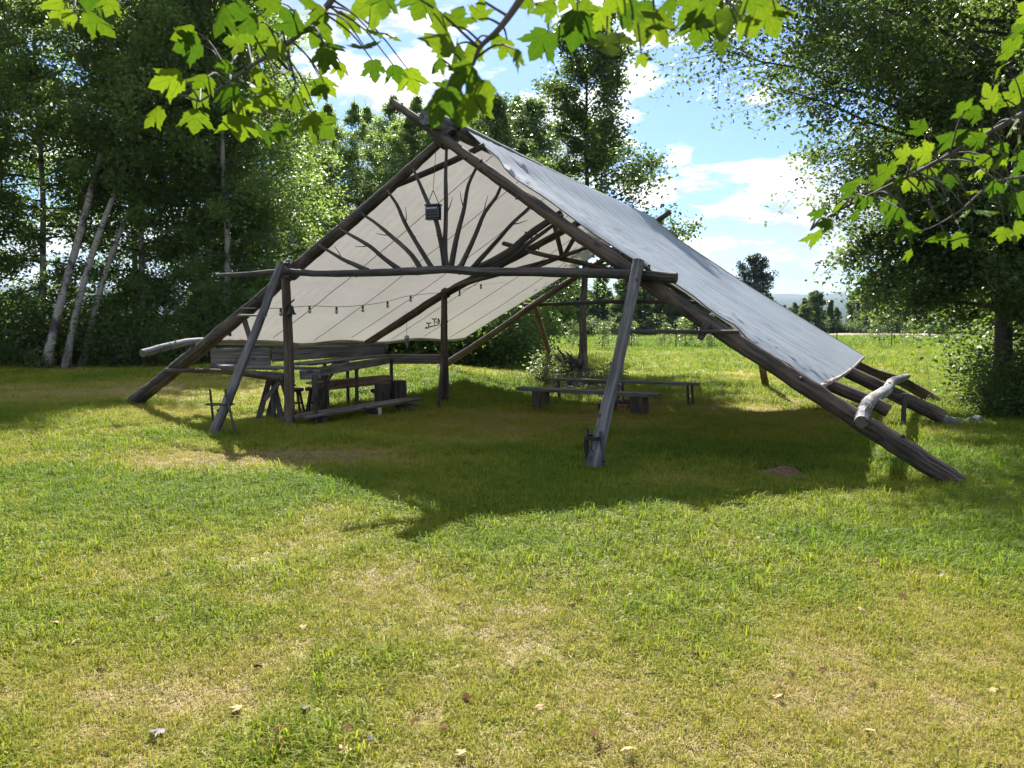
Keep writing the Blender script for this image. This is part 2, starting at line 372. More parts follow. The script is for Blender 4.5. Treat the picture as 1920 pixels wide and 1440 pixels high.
def maple_leaf_mat(name, top, trans, tw):
    m, t, out = new_mat(name)
    a = t.add('ShaderNodeAttribute', attribute_name='lc'); s = t.add('ShaderNodeSeparateXYZ'); t.l.new(a.outputs['Vector'], s.inputs[0])
    oi = t.add('ShaderNodeObjectInfo')
    vein = None
    for ang in (0, 45, -45, 88, -88):
        ca, sa = math.cos(R(ang)), math.sin(R(ang))
        d = t.math('ABSOLUTE', t.math('SUBTRACT', t.math('MULTIPLY', s.outputs[0], ca), t.math('MULTIPLY', s.outputs[1], sa)))
        al = t.math('ADD', t.math('MULTIPLY', s.outputs[0], sa), t.math('MULTIPLY', s.outputs[1], ca))
        d = t.math('ADD', d, t.math('MULTIPLY', t.math('LESS_THAN', al, 0.0), 1.0))
        vein = d if vein is None else t.math('MINIMUM', vein, d)
    vm = t.rng(vein, .008, .030, 1.0, 0.0, True)
    n = t.noise(a.outputs['Vector'], 5.0, 4, .6)
    v = t.math('ADD', t.math('MULTIPLY', n, .5), t.math('MULTIPLY', oi.outputs['Random'], .5))
    v = t.rng(v, .2, .8, 0, 1, True); c = t.mix(v, (.035, .085, .018), top); ct = t.mix(v, (.035, .085, .004), tuple(x * 1.2 for x in trans))
    c = t.mix(t.math('MULTIPLY', vm, .6), c, tuple(x * 1.9 for x in top)); ct = t.mix(t.math('MULTIPLY', vm, .45), ct, tuple(x * .5 for x in trans))
    rv = t.add('ShaderNodeVectorMath', operation='ADD'); t.l.new(a.outputs['Vector'], rv.inputs[0]); cx = t.add('ShaderNodeCombineXYZ'); t.l.new(t.math('MULTIPLY', oi.outputs['Random'], 37.0), cx.inputs[0]); t.l.new(cx.outputs[0], rv.inputs[1])
    sp_ = t.rng(t.noise(rv.outputs[0], 6.5, 3, .6), .66, .71, smooth=True); c = t.mix(sp_, c, (.05, .03, .012)); ct = t.mix(sp_, ct, (.06, .03, .008))
    p = t.add('ShaderNodeBsdfPrincipled', inp={'Roughness': .6, 'Specular IOR Level': .12}); t.l.new(c, p.inputs['Base Color'])
    tr = t.add('ShaderNodeBsdfTranslucent'); t.l.new(ct, tr.inputs[0])
    mx = t.add('ShaderNodeMixShader', inp={0: tw}); t.l.new(p.outputs[0], mx.inputs[1]); t.l.new(tr.outputs[0], mx.inputs[2])
    t.l.new(mx.outputs[0], out.inputs[0]); return m
M['mleaf'] = maple_leaf_mat('maple_leaf', (.07, .12, .022), (.118, .172, .006), .55)
M['dead1'] = plain('dead_leaf_brown', (.095, .042, .018), .85, nscale=40, spec=.1)
M['dead2'] = plain('dead_leaf_tan', (.34, .25, .13), .85, nscale=40, spec=.1)
M['dead3'] = plain('dead_leaf_dark', (.030, .024, .022), .6, nscale=40)

def tarp_mat():
    m, t, out = new_mat('canvas_tarp')
    a = t.add('ShaderNodeAttribute', attribute_name='wc'); g = a.outputs['Vector']
    n = t.noise(t.mapping(g, (.9, .35, .9)), 1.0, 5, .6); n2 = t.noise(g, 7.0, 5, .65)
    f = t.math('ADD', t.math('MULTIPLY', n, .6), t.math('MULTIPLY', n2, .4))
    c = t.ramp(f, [(.3, (.27, .315, .375)), (.7, (.38, .43, .49))])
    ct = t.ramp(f, [(.3, (.210, .201, .190)), (.7, (.268, .258, .245))])
    wv = t.noise(g, 340, 1, .5)
    bp = t.add('ShaderNodeBump', inp={'Strength': .12, 'Distance': .004}); t.l.new(wv, bp.inputs['Height'])
    p = t.add('ShaderNodeBsdfPrincipled', inp={'Roughness': .42, 'Specular IOR Level': .7}); t.l.new(c, p.inputs['Base Color']); t.l.new(bp.outputs[0], p.inputs['Normal'])
    tr = t.add('ShaderNodeBsdfTranslucent'); t.l.new(ct, tr.inputs[0])
    mx = t.add('ShaderNodeMixShader', inp={0: .40}); t.l.new(p.outputs[0], mx.inputs[1]); t.l.new(tr.outputs[0], mx.inputs[2])
    t.l.new(mx.outputs[0], out.inputs[0]); return m
M['tarp'] = tarp_mat()
M['hem'] = wood('rolled_hem', (.12, .10, .08), (.25, .215, .17), (.36, .32, .26), bump=.3)

GRASS_RAMP = [(0.0, (.105, .175, .018)), (0.33, (.190, .235, .022)), (0.60, (.270, .262, .034)), (0.83, (.34, .280, .080)), (1.0, (.40, .300, .14))]
def ground_mat():
    m, t, out = new_mat('lawn')
    geo = t.add('ShaderNodeNewGeometry'); a = t.add('ShaderNodeAttribute', attribute_name='dry')
    pos = geo.outputs['Position']
    n = t.noise(pos, 9.0, 6, .7); n2 = t.noise(pos, 45.0, 4, .7); n3 = t.noise(t.mapping(pos, (.25, 1, 1)), .35, 6, .65)
    f = t.math('ADD', a.outputs['Fac'], t.math('ADD', t.math('MULTIPLY', t.math('SUBTRACT', n, .5), .5), t.math('MULTIPLY', t.math('SUBTRACT', n2, .5), .7)))
    far = t.math('MULTIPLY', t.math('SUBTRACT', n3, .5), .8); sp = t.add('ShaderNodeSeparateXYZ'); t.l.new(pos, sp.inputs[0])
    f = t.math('ADD', f, t.math('MULTIPLY', far, t.rng(sp.outputs[1], 20, 40)))
    c = t.ramp(f, GRASS_RAMP)
    thatch = t.mix(t.rng(n2, .35, .65), (.050, .042, .018), (.175, .150, .055))
    soil = t.math('MULTIPLY', t.rng(n, .28, .5, .45, 1.0, True), t.rng(sp.outputs[1], 9, 24, .9, 0.0))
    c = t.mix(soil, c, thatch)
    bp = t.add('ShaderNodeBump', inp={'Strength': .8, 'Distance': .05}); t.l.new(n2, bp.inputs['Height'])
    p = t.add('ShaderNodeBsdfPrincipled', inp={'Roughness': .95, 'Specular IOR Level': .15}); t.l.new(c, p.inputs['Base Color']); t.l.new(bp.outputs[0], p.inputs['Normal'])
    t.l.new(p.outputs[0], out.inputs[0]); return m
M['ground'] = ground_mat()
def blade_mat(name, shift=0.0, tw=.4):
    m, t, out = new_mat(name)
    a = t.add('ShaderNodeAttribute', attribute_name='dry', attribute_type='INSTANCER'); r = t.add('ShaderNodeAttribute', attribute_name='rnd')
    f = t.math('ADD', t.math('ADD', a.outputs['Fac'], t.math('MULTIPLY', t.math('SUBTRACT', r.outputs['Fac'], .5), .55)), shift)
    c = t.ramp(f, GRASS_RAMP)
    ct = t.mix(1.0, c, (1.2, 1.3, .7), 'MULTIPLY')
    p = t.add('ShaderNodeBsdfPrincipled', inp={'Roughness': .55, 'Specular IOR Level': .14}); t.l.new(c, p.inputs['Base Color'])
    tr = t.add('ShaderNodeBsdfTranslucent'); t.l.new(ct, tr.inputs[0])
    mx = t.add('ShaderNodeMixShader', inp={0: tw}); t.l.new(p.outputs[0], mx.inputs[1]); t.l.new(tr.outputs[0], mx.inputs[2])
    t.l.new(mx.outputs[0], out.inputs[0]); return m
M['blade'] = blade_mat('grass_blades', 0.0)
M['blade_green'] = blade_mat('coarse_grass_blades', -.10, .5)
M['blade_straw'] = blade_mat('straw_thatch', .28, .25)

# ------------------------------------------------------------------ ground, hills
def axis(dense0, dense1, step, far0, far1, grow=1.14):
    a = list(np.arange(dense0, dense1 + 1e-6, step)); s = step; x = a[-1]
    while x < far1: s *= grow; x += s; a.append(x)
    s = step; x = a[0]; b = []
    while x > far0: s *= grow; x -= s; b.append(x)
    return np.array(b[::-1] + a)
gx = axis(-11, 11, .13, -3200, 3200); gy = axis(1.5, 24, .13, -300, 3600, 1.12)
X, Y = np.meshgrid(gx, gy); gV = np.stack([X, Y, gz(X, Y)], -1).reshape(-1, 3)
nx, ny = len(gx), len(gy); ii = np.arange(ny - 1)[:, None] * nx + np.arange(nx - 1)[None]
gF = np.stack([ii, ii + 1, ii + nx + 1, ii + nx], -1).reshape(-1, 4)
ground = link(bpy.data.objects.new('lawn_ground', mesh_np('lawn_ground', gV, gF, M['ground'], True, {'dry': dryness(gV[:, 0], gV[:, 1])})))
tag(ground, 'sunlit lawn with dry and green patches running out to the far field', None, None, 'structure')
def hill_ridge():
    xs = np.linspace(-2600, 3000, 160); rows = []
    for k, (yy, f) in enumerate([(2520, 0.0), (2590, .40), (2660, .75), (2750, 1.0), (2900, .6), (3300, 0.0)]):
        hgt = 84 + 55 * fbm(xs, 0 * xs, 900, 3, 3) + 16 * fbm(xs, 0 * xs + yy, 130, 8, 3)
        rows.append(np.stack([xs, yy + 60 * (fbm(xs, xs * 0, 400, 11 + k) - .5), hgt * f - 1], -1))
    V = np.array(rows).reshape(-1, 3); n = len(xs); i = np.arange(5)[:, None] * n + np.arange(n - 1)[None]
    return V, np.stack([i, i + 1, i + n + 1, i + n], -1).reshape(-1, 4)
hv, hf = hill_ridge()
M['hill'] = plain('wooded_hillside', (.020, .034, .028), .95, nscale=.01, var=.3)
hills = link(bpy.data.objects.new('hills', mesh_np('hills', hv, hf, M['hill'], True))); tag(hills, 'low wooded hills blue in the distance', None, None, 'structure')

# ------------------------------------------------------------------ foliage builders
def leaf_cloud(P, size, rs, up_bias=.5, droop=.0, ratio=.62):
    """one folded diamond per leaf; P (n,3)"""
    n = len(P); N = rs.normal(size=(n, 3)); N[:, 2] = np.abs(N[:, 2]) + up_bias; N = mnorm(N)
    T = rs.normal(size=(n, 3)); T[:, 2] -= droop; T = mnorm(T - N * (T * N).sum(1, keepdims=True)); B = np.cross(N, T)
    s = size * rs.uniform(.6, 1.25, n)[:, None]
    a = P - T * s * .5; b = P + T * s * .5; c = P + B * s * ratio * .5 + N * s * .10 - T * s * .08; d = P - B * s * ratio * .5 + N * s * .10 - T * s * .08
    V = np.stack([a, c, b, d], 1).reshape(-1, 3); F = np.arange(n * 4).reshape(n, 4)
    return V, F
def tree_data(name, seed, H, r0, cs=.25, Rm=2.2, profile=None, nl=46, nt=13, nleaf=28, lsize=.085, lean=(0, 0), wob=.25, elev=(10, 55), droop=.35, spread=.16, leafmat='leaf_birch', bark='birch', limbs=None, branch_mat='branch', up_bias=.4, tip=.97, twigtube=False):
    """returns (trunk data, branches data, crown data)"""
    rs = np.random.RandomState(seed)
    K = 12; t = np.linspace(0, 1, K); tp = np.stack([lean[0] * t ** 1.2, lean[1] * t ** 1.2, H * t - .15], -1)
    tp[1:, :2] += np.cumsum(rs.normal(0, wob / K, (K - 1, 2)), 0) * 1.5
    P = catmull(tp, 30); rad = r0 * (1 - np.linspace(0, 1, 30) ** .9 * .93); rad[0] *= 1.35; rad[1] *= 1.12
    mb = MB(); mb.tube(P, rad, 10, seed, .12); trunk = mb.data(name + '_trunk', M[bark])
    mb = MB(); S = []; D = []; L = []; az = rs.uniform(0, 6.28)
    prof = profile or (lambda q: (math.sin(math.pi * min(1, q * .93 + .09)) ** .75))
    specs = limbs or []
    if not limbs:
        for i in range(nl):
            q = (i + rs.uniform(0, 1)) / nl; tt = cs + (tip - cs) * q; az += 2.4 + rs.normal(0, .35)
            ln = Rm * prof(q) * rs.uniform(.65, 1.25); specs.append((tt, az, ln, R(elev[0] + (elev[1] - elev[0]) * q + rs.normal(0, 9)), 1.0))
    for (tt, a, ln, el, dens) in specs:
        f = tt * 29; i0 = min(int(f), 28); p0 = P[i0] + (P[i0 + 1] - P[i0]) * (f - i0); r = np.interp(tt, np.linspace(0, 1, 30), rad)
        d = np.array([math.cos(a) * math.cos(el), math.sin(a) * math.cos(el), math.sin(el)])
        s = np.linspace(0, 1, 8); side = np.cross(d, [0, 0, 1]) * rs.normal(0, .12)
        lp = p0 + d * ln * s[:, None] + side * ln * (s ** 2)[:, None]; lp[:, 2] -= droop * ln * s ** 2.2 * .55
        lp[1:] += np.cumsum(rs.normal(0, .018 * ln, (7, 3)), 0)
        lr = min(r * .5, .02 + .014 * ln) * (1 - s * .85); mb.tube(lp, lr, 5, seed, 0, False)
        n = max(3, int(nt * dens * (.5 + ln / Rm * .6))); ss = rs.uniform(.12, 1.0, n) ** .8; k = np.minimum((ss * 7).astype(int), 6); ff = (ss * 7 - k)[:, None]
        st = lp[k] * (1 - ff) + lp[k + 1] * ff
        dd = mnorm(d * .8 + rs.normal(0, .62, (n, 3))); ll = ln * rs.uniform(.16, .42, n) * (1.15 - ss * .5) + .12
        if twigtube:
            for j in range(n):
                q3 = np.array([0, .5, 1.0])[:, None]; tw_ = st[j] + dd[j] * ll[j] * q3; tw_[:, 2] -= droop * ll[j] * q3[:, 0] ** 2
                mb.tube(tw_, [.008, .006, .003], 3, seed, 0, False)
        S.append(st); D.append(dd); L.append(ll)
    S = np.vstack(S); D = np.vstack(D); L = np.concatenate(L); m = len(S)
    q = rs.uniform(.08, 1.05, (m, nleaf)); pos = S[:, None] + D[:, None] * (L[:, None] * q)[..., None]
    pos[..., 2] -= droop * L[:, None] * q ** 2
    sig = spread * (.5 + L / (L.mean() + 1e-6) * .5); pos = pos + rs.normal(0, 1, (m, nleaf, 3)) * sig[:, None, None] * np.array([1, 1, .8])
    keep = rs.uniform(0, 1, (m, nleaf)) < rs.uniform(.35, 1.0, m)[:, None]
    pts = pos[keep]; V, F = leaf_cloud(pts, lsize, rs, up_bias, droop)
    tw = np.repeat(rs.uniform(0, 1, m)[:, None], nleaf, 1)[keep]; rnd = np.clip(.55 * tw + .45 * rs.uniform(0, 1, len(pts)), 0, 1)
    crown = mesh_np(name + '_crown', V, F, M[leafmat], False, {'rnd': np.repeat(rnd, 4)})
    return trunk, mb.data(name + '_branches', M[branch_mat]), crown
def plant_tree(name, data, x, y, label, cat, group=None, s=1.0, rz=0.0, sink=0.0, sz=None):
    o = thing(name, label, cat, (x, y, gzf(x, y) - sink), group); o.rotation_euler = (0, 0, rz); o.scale = (s, s, sz or s)
    for nm, d in zip(('trunk', 'branches', 'crown'), data):
        if d is None: continue
        c = link(bpy.data.objects.new(nm, d), o)
        if nm != 'trunk': c['kind'] = 'stuff'
    return o
def shrub_data(name, seed, H, W, n_st=14, nleaf=2600, lsize=.07, mat='leaf_dark'):
    rs = np.random.RandomState(seed); mb = MB(); pts = []; tws = []
    for i in range(n_st):
        a = rs.uniform(0, 6.28); rr = W * math.sqrt(rs.uniform(0, 1)) * .9; h = H * rs.uniform(.55, 1.0) * (1 - .45 * (rr / W) ** 2)
        b = np.array([math.cos(a) * rr * .25, math.sin(a) * rr * .25, -.05]); e = np.array([math.cos(a) * rr, math.sin(a) * rr, h])
        mid = (b + e) / 2 + rs.normal(0, .08 * H, 3); P = catmull([b, mid, e], 7); mb.tube(P, np.linspace(.016, .004, 7), 4, seed, 0, False)
        k = nleaf // n_st; q = rs.uniform(.12, 1.05, k); f = np.clip(q * 6, 0, 5.999); j = f.astype(int); p = P[j] + (P[np.minimum(j + 1, 6)] - P[j]) * (f - j)[:, None]
        sp = .10 * H + .20 * W * q[:, None]; cl = rs.normal(0, 1, (14, 3)); ci = rs.randint(0, 14, k)
        p = p + cl[ci] * sp * .75 + rs.normal(0, 1, (k, 3)) * sp * .38; p[:, 2] = np.abs(p[:, 2]) * 1.0 + .02; pts.append(p); tws.append(rs.uniform(0, 1, 14)[ci])
    pts = np.vstack(pts); tw = np.concatenate(tws); V, F = leaf_cloud(pts, lsize, rs, .6, .1)
    rnd = np.clip(.5 * tw + .5 * rs.uniform(0, 1, len(pts)), 0, 1)
    return None, mb.data(name + '_stems', M['branch']), mesh_np(name + '_leaves', V, F, M[mat], False, {'rnd': np.repeat(rnd, 4)})
def plant_shrub(name, data, x, y, label, cat, group=None, s=1.0, rz=0.0, sz=None):
    o = thing(name, label, cat, (x, y, gzf(x, y)), group); o.rotation_euler = (0, 0, rz); o.scale = (s, s, sz or s)
    for nm, d in (('stems', data[1]), ('leaves', data[2])): c = link(bpy.data.objects.new(nm, d), o); c['kind'] = 'stuff'
    return o
# ------------------------------------------------------------------ tarp shelter (ridge runs away to the right)
A0 = np.array([-.892, 10.62]); UU = np.array([.879, -.477]); VV = np.array([.477, .879])
def T(u, v, z): q = A0 + UU * u + VV * v; return (q[0], q[1], z)
def TT(pts): return [T(*p) for p in pts]
def onground(x, y, dz=0.0): return (x, y, gzf(x, y) + dz)
sh = thing('tarp_shelter', 'large open shelter of lashed log poles under a pale canvas tarp', 'shelter', (A0[0], A0[1], 0))
def part(name, mb, mat, parent=sh): return mb.build(name, M[mat] if isinstance(mat, str) else [M[m] for m in mat], parent)
# front pair of rafters
raf_r = part('rafter', MB().pole(TT([(-.80, -.1, 4.64), (.19, -.1, 3.94), (1.82, -.1, 2.80), (3.37, -.1, 1.76), (4.7, -.1, .91), (6.14, -.1, .0)]), [.052, .07, .08, .086, .098, .104], 1, 14, .20, .07, None, 11), 'rafter')
raf_l = part('rafter', MB().pole(TT([(.27, .1, 4.34), (-1.12, .1, 3.47), (-2.78, .1, 2.49), (-4.34, .1, 1.57), (-6.95, .1, .12)]), [.055, .08, .095, .105, .12, .125], 2, 14, .18, .07, None, 9), ('brown' if False else 'rafter'))
part('ridge_pole', MB().pole(TT([(-.02, -.42, 4.28), (0, 1, 4.22), (.0, 4.5, 4.10), (0, 9.3, 3.97)]), [.115, .10, .085, .075], 3, 14, .14, .2), 'grey')
# middle and back rafters
part('rafter', MB().pole(TT([(.25, 4.5, 3.58), (-.02, 4.5, 3.47), (-1.43, 4.5, 2.86), (-2.95, 4.5, 2.24), (-4.01, 4.5, 1.70), (-5.02, 4.5, 1.19), (-6.4, 4.5, .42)]), [.06, .075, .085, .09], 4, 12, .2, .16, None, 5), 'rafter')
part('rafter', MB().pole(TT([(-.3, 4.9, 3.35), (2, 4.9, 2.15), (4.65, 4.9, .81), (5.37, 4.9, .46), (6.05, 4.9, .13)]), [.07, .09, .10, .115], 5, 12, .15, .16, None, 3), 'rafter')
part('rafter', MB().pole(TT([(.35, 9, 4.22), (-1.06, 9, 3.31), (-2.12, 9, 2.73), (-3.24, 9, 2.08), (-4.35, 9, 1.39), (-5.88, 9, .53), (-6.9, 9, .05)]), [.06, .075, .085, .10], 6, 12, .16, .16, None, 4), 'brown')
part('rafter', MB().pole(TT([(-.34, 9.0, 4.22), (.3, 8.6, 3.72), (2.2, 8.2, 2.35), (4.4, 8.55, .80), (5.32, 9, .40), (6.0, 9, .0)]), [.06, .08, .09, .11], 7, 12, .16, .16, None, 4), 'brown')
part('low_pole', MB().pole(TT([(4.35, 1.5, .96), (4.58, 1.5, .88), (5.01, 1.5, .73), (5.42, 1.5, .54)]), [.07, .08, .085], 8, 12, .15, .16), 'rafter')
# front tie beam, collar, braces
tie = part('tie_beam', MB().pole(TT([(-4.25, -.2, 2.37), (-3.5, -.2, 2.37), (-2.82, -.2, 2.385), (-2.08, -.2, 2.33), (-1.1, -.2, 2.315), (-.36, -.2, 2.315), (.16, -.2, 2.32), (.65, -.2, 2.275), (1.43, -.2, 2.245), (2.15, -.2, 2.21), (2.82, -.2, 2.17), (3.26, -.2, 2.12)]), [.030, .045, .052, .055, .058, .06], 9, 12, .2, .1, None, 5), 'pole')
part('collar_pole', MB().pole(TT([(-1.05, .3, 3.60), (-.29, .3, 3.79), (.42, .3, 4.0)]), [.042, .045, .04], 10, 10, .15, .12), 'pole')
def brace(name, top, foot, rad, mat, seed):
    f = onground(foot[0], foot[1], -.12); mid = (np.array(top) * .55 + np.array(f) * .45) + np.array([.02, 0, .0])
    return part(name, MB().pole([top, mid, f], rad, seed, 14, .12, .12, None, 7), mat)
br_l = brace('brace_pole', T(-2.68, -.36, 2.50), T(-3.0, -1.5, 0)[:2], [.058, .064, .075], 'grey', 11)
br_r = brace('brace_pole', T(2.86, -.36, 2.32), T(2.65, -1.27, 0)[:2], [.064, .068, .086], 'grey', 12)
brace('brace_pole', T(-3.39, 9.3, 2.12), T(-4.27, 12.56, 0)[:2], [.07, .08, .085], 'orange', 13)
brace('brace_pole', T(2.15, 9.3, 2.1), T(2.18, 11.46, 0)[:2], [.07, .08, .09], 'orange', 14)
part('cross_bar', MB().pole(TT([(2.60, -.36, 1.51), (3.98, -.22, 1.51)]), [.024, .022], 15, 8, .08), 'pole')
part('cross_bar', MB().pole(TT([(-3.95, -.05, 1.735), (-2.75, -.62, 1.72)]), [.018, .016], 16, 8, .08), 'silver')
part('strut', MB().pole(TT([(-4.03, .12, 1.72), (-3.88, .16, 1.22)]), [.045, .04], 17, 8, .12), 'brown')
# support posts
p = T(-2.93, -.02, 0); part('support_post', MB().pole([onground(p[0], p[1], -.1), (p[0] + .01, p[1], 1.2), (p[0] - .02, p[1] + .02, 2.36)], [.085, .075, .068], 18, 14, .14, .1, None, 6), 'brown')
p = T(-2.96, 4.42, 0); part('support_post', MB().pole([onground(p[0], p[1], -.1), (p[0] - .01, p[1], 1.2), (p[0], p[1] + .02, 2.22)], [.085, .075, .065], 19, 12, .2, .1, None, 7), 'rafter')
# middle truss sticks
part('mid_tie', MB().pole(TT([(-1.6, 4.45, 3.17), (-.85, 4.45, 2.94), (-.34, 4.45, 2.82), (.15, 4.45, 2.70), (1.0, 4.5, 2.50)]), .045, 20, 9, .2), 'rafter')
part('strut', MB().pole(TT([(-.56, 4.5, 3.62), (-.34, 4.5, 2.83)]), .045, 21, 8, .15), 'rafter')
part('strut', MB().pole(TT([(.0, 4.5, 3.36), (-.34, 4.5, 2.83)]), .045, 22, 8, .15), 'rafter')
part('branch', MB().pole(TT([(-2.95, 4.4, 2.25), (-2.16, 4.4, 2.47), (-1.43, 4.4, 2.61), (-.34, 4.4, 2.85), (.35, 4.4, 3.04)]), [.05, .045, .03], 23, 8, .2, .12, None, 4), 'rafter')
part('branch', MB().pole(TT([(-1.2, 4.35, 2.55), (-.84, 4.35, 2.66), (-.34, 4.35, 2.82), (.2, 4.35, 3.0)]), [.03, .03, .02], 24, 7, .2), 'rafter')
part('back_tie', MB().pole(TT([(-3.6, 9.15, 2.09), (-2.53, 9.15, 2.10), (-1.09, 9.15, 2.14), (.26, 9.15, 2.12), (2.6, 9.15, 2.05)]), [.045, .05, .045], 25, 9, .15), 'pole')
part('strut', MB().pole(TT([(-.3, 9, 2.9), (-.28, 9.05, 2.11)]), .025, 26, 7, .1), 'pole')
# sunburst of branches between the tie beam and the front rafters
burst = [[(.01, 2.34), (-.03, 2.59), (-.13, 2.99), (-.28, 3.28), (-.5, 3.72)], [(.04, 2.33), (.01, 2.59), (.03, 3.08), (.03, 3.58), (.05, 4.0)], [(.1, 2.33), (.19, 2.72), (.32, 3.13), (.38, 3.41), (.52, 3.66)],
         [(.24, 2.33), (.44, 2.67), (.63, 3.04), (.81, 3.24), (.9, 3.42)], [(.4, 2.30), (.76, 2.62), (1.04, 2.88), (1.36, 3.12)], [(-.19, 2.34), (-.33, 2.53), (-.64, 2.98), (-.78, 3.25), (-.96, 3.47)],
         [(-.38, 2.34), (-.56, 2.57), (-.92, 2.85), (-1.2, 3.05), (-1.43, 3.18)], [(-.73, 2.34), (-1.02, 2.52), (-1.3, 2.72), (-1.82, 2.98)], [(-1.31, 2.36), (-1.6, 2.47), (-1.8, 2.55), (-2.22, 2.76)],
         [(.37, 2.32), (.87, 2.53), (1.22, 2.76), (1.66, 3.0)], [(.62, 2.31), (.95, 2.48), (1.22, 2.66), (1.66, 2.92)]]
rb = random.Random(3)
for i, b in enumerate(burst):
    vv = -.05 if i < 9 else .12; mb = MB(); pts = TT([(u, vv, z) for u, z in b]); mb.pole(pts, [.040, .032, .026, .018] if i != 9 else [.05, .05, .045], 30 + i, 8, .2, .09, None, 2)
    k = len(b) // 2; a = np.array(pts[k]); d = mnorm(np.array(pts[k + 1]) - a); sd = mnorm(np.cross(d, [VV[0], VV[1], 0])) * rb.choice((-1, 1))
    mb.tube(catmull([a, a + (d * .8 + sd * .6) * .09, a + (d * 1.3 + sd * .7) * .16], 5), np.linspace(.010, .003, 5), 5, i)
    part('sunburst_branch', mb, 'pole')
# log weights at the eaves
part('eave_log', MB().pole(TT([(5.25, -.40, .61), (5.24, -.1, .65), (5.22, 1.2, .675), (5.30, 3.4, .65), (5.29, 5.2, .645), (5.37, 7.0, .59), (5.42, 9.3, .50)]), [.066, .074, .072, .070, .064, .055], 50, 16, .14, .08, 1, 3), ('silver', 'end'))
part('eave_log', MB().pole(TT([(-5.17, -.92, 1.13), (-5.19, -.4, 1.23), (-5.18, .25, 1.30), (-5.15, 2.0, 1.22), (-5.15, 4.6, 1.16)]), [.062, .060, .058, .05], 51, 14, .08, .08, 1, 2), ('silver', 'end'))
for v_, z_ in ((-.62, 1.19), (-.42, 1.225), (.0, 1.275)):
    c = np.array(T(-5.18, v_, z_)); ring = [c + np.array([UU[0], UU[1], 0]) * .063 * math.cos(a) + np.array([0, 0, .063 * math.sin(a)]) + np.array([VV[0], VV[1], 0]) * .02 * math.sin(a + 1) for a in np.linspace(0, 6.283, 17)]
    part('lashing', MB().tube(ring, .007, 6), 'cord')
# stakes and straps at the brace feet
def stake(a, b, r=.02, mat='pole', seed=60): part('stake', MB().pole([a, b], [r, r * .9], seed, 8, .1, .1), mat)
fl = np.array(T(-3.0, -1.5, 0)); fr = np.array(T(2.65, -1.27, 0))
stake((-4.24 - .02, 11.0, -.05), (-4.24 - .09, 11.05, .66), .019, 'pole', 61); stake((-4.24 + .36, 10.82, -.05), (-4.24 + .20, 10.85, .68), .019, 'pole', 62)
stake((.815, 8.44, -.05), (.83, 8.44, .45), .022, 'pole', 63); stake((1.02, 8.34, -.05), (.955, 8.24, .45), .022, 'grey', 64)
def band(c, r, w, tilt=(0, 0)):
    th = np.linspace(0, 6.283, 25); ring = [np.array(c) + np.array([r[0] * math.cos(a), r[1] * math.sin(a), tilt[0] * math.cos(a) + tilt[1] * math.sin(a)]) for a in th]
    mb = MB()
    for k in range(3): mb.tube([p_ + np.array([0, 0, (k - 1) * w]) for p_ in ring], w * .62, 6, k)
    return mb
bl = part('strap', band((.90, 8.345, .365), (.098, .105), .014), 'strap')
for k, (x_, y_) in enumerate(((.815, 8.36), (.80, 8.38), (.86, 8.25))):
    part('strap_end', MB().tube(catmull([(x_, y_, .37), (x_ - .01, y_ - .02, .27), (x_ + .015 * (k - 1), y_ - .02, .14 + .04 * k)], 6), .008, 5), 'strap')
part('strap', band((-4.15, 10.92, .46), (.20, .10), .006), 'strap')
stake(T(5.5, 4.55, -.1), T(5.5, 4.55, .52), .04, 'pole', 65)
bx = T(3.62, -.18, 1.58); part('bark_stub', MB().pole([T(3.62, -.2, 1.60), T(3.55, -.24, 1.42)], [.05, .035], 66, 9, .3, .06), 'char')
def wrap(c, d, r, n=4, pitch=.022, rr=.009):
    d = mnorm(np.array(d, float)); a = mnorm(np.cross(d, [.3, .2, 1])); b_ = np.cross(d, a); th = np.linspace(0, 6.283 * n, n * 12)
    part('lashing', MB().tube([np.array(c) + d * (pitch * (t_ / 6.283 - n / 2)) + (a * math.cos(t_) + b_ * math.sin(t_)) * r for t_ in th], rr, 5), 'cord')
du = np.array([UU[0], UU[1], 0])
wrap(T(2.80, -.19, 2.19), du + np.array([0, 0, -.7]), .15, 5); wrap(T(2.80, -.26, 2.19), du, .11, 4); wrap(T(-2.80, -.05, 2.42), du + np.array([0, 0, .6]), .155, 5); wrap(T(-2.72, -.28, 2.40), du, .11, 4)
wrap(T(0.0, .0, 4.10), du + np.array([0, 0, -.65]), .15, 6, .026, .011); wrap(T(0.02, .02, 4.12), du + np.array([0, 0, .6]), .15, 6, .026, .011)
wrap(T(-2.95, 4.45, 2.22), du + np.array([0, 0, .5]), .105, 4); wrap(T(5.23, -.08, .63), du + np.array([0, 0, -.65]), .15, 3)
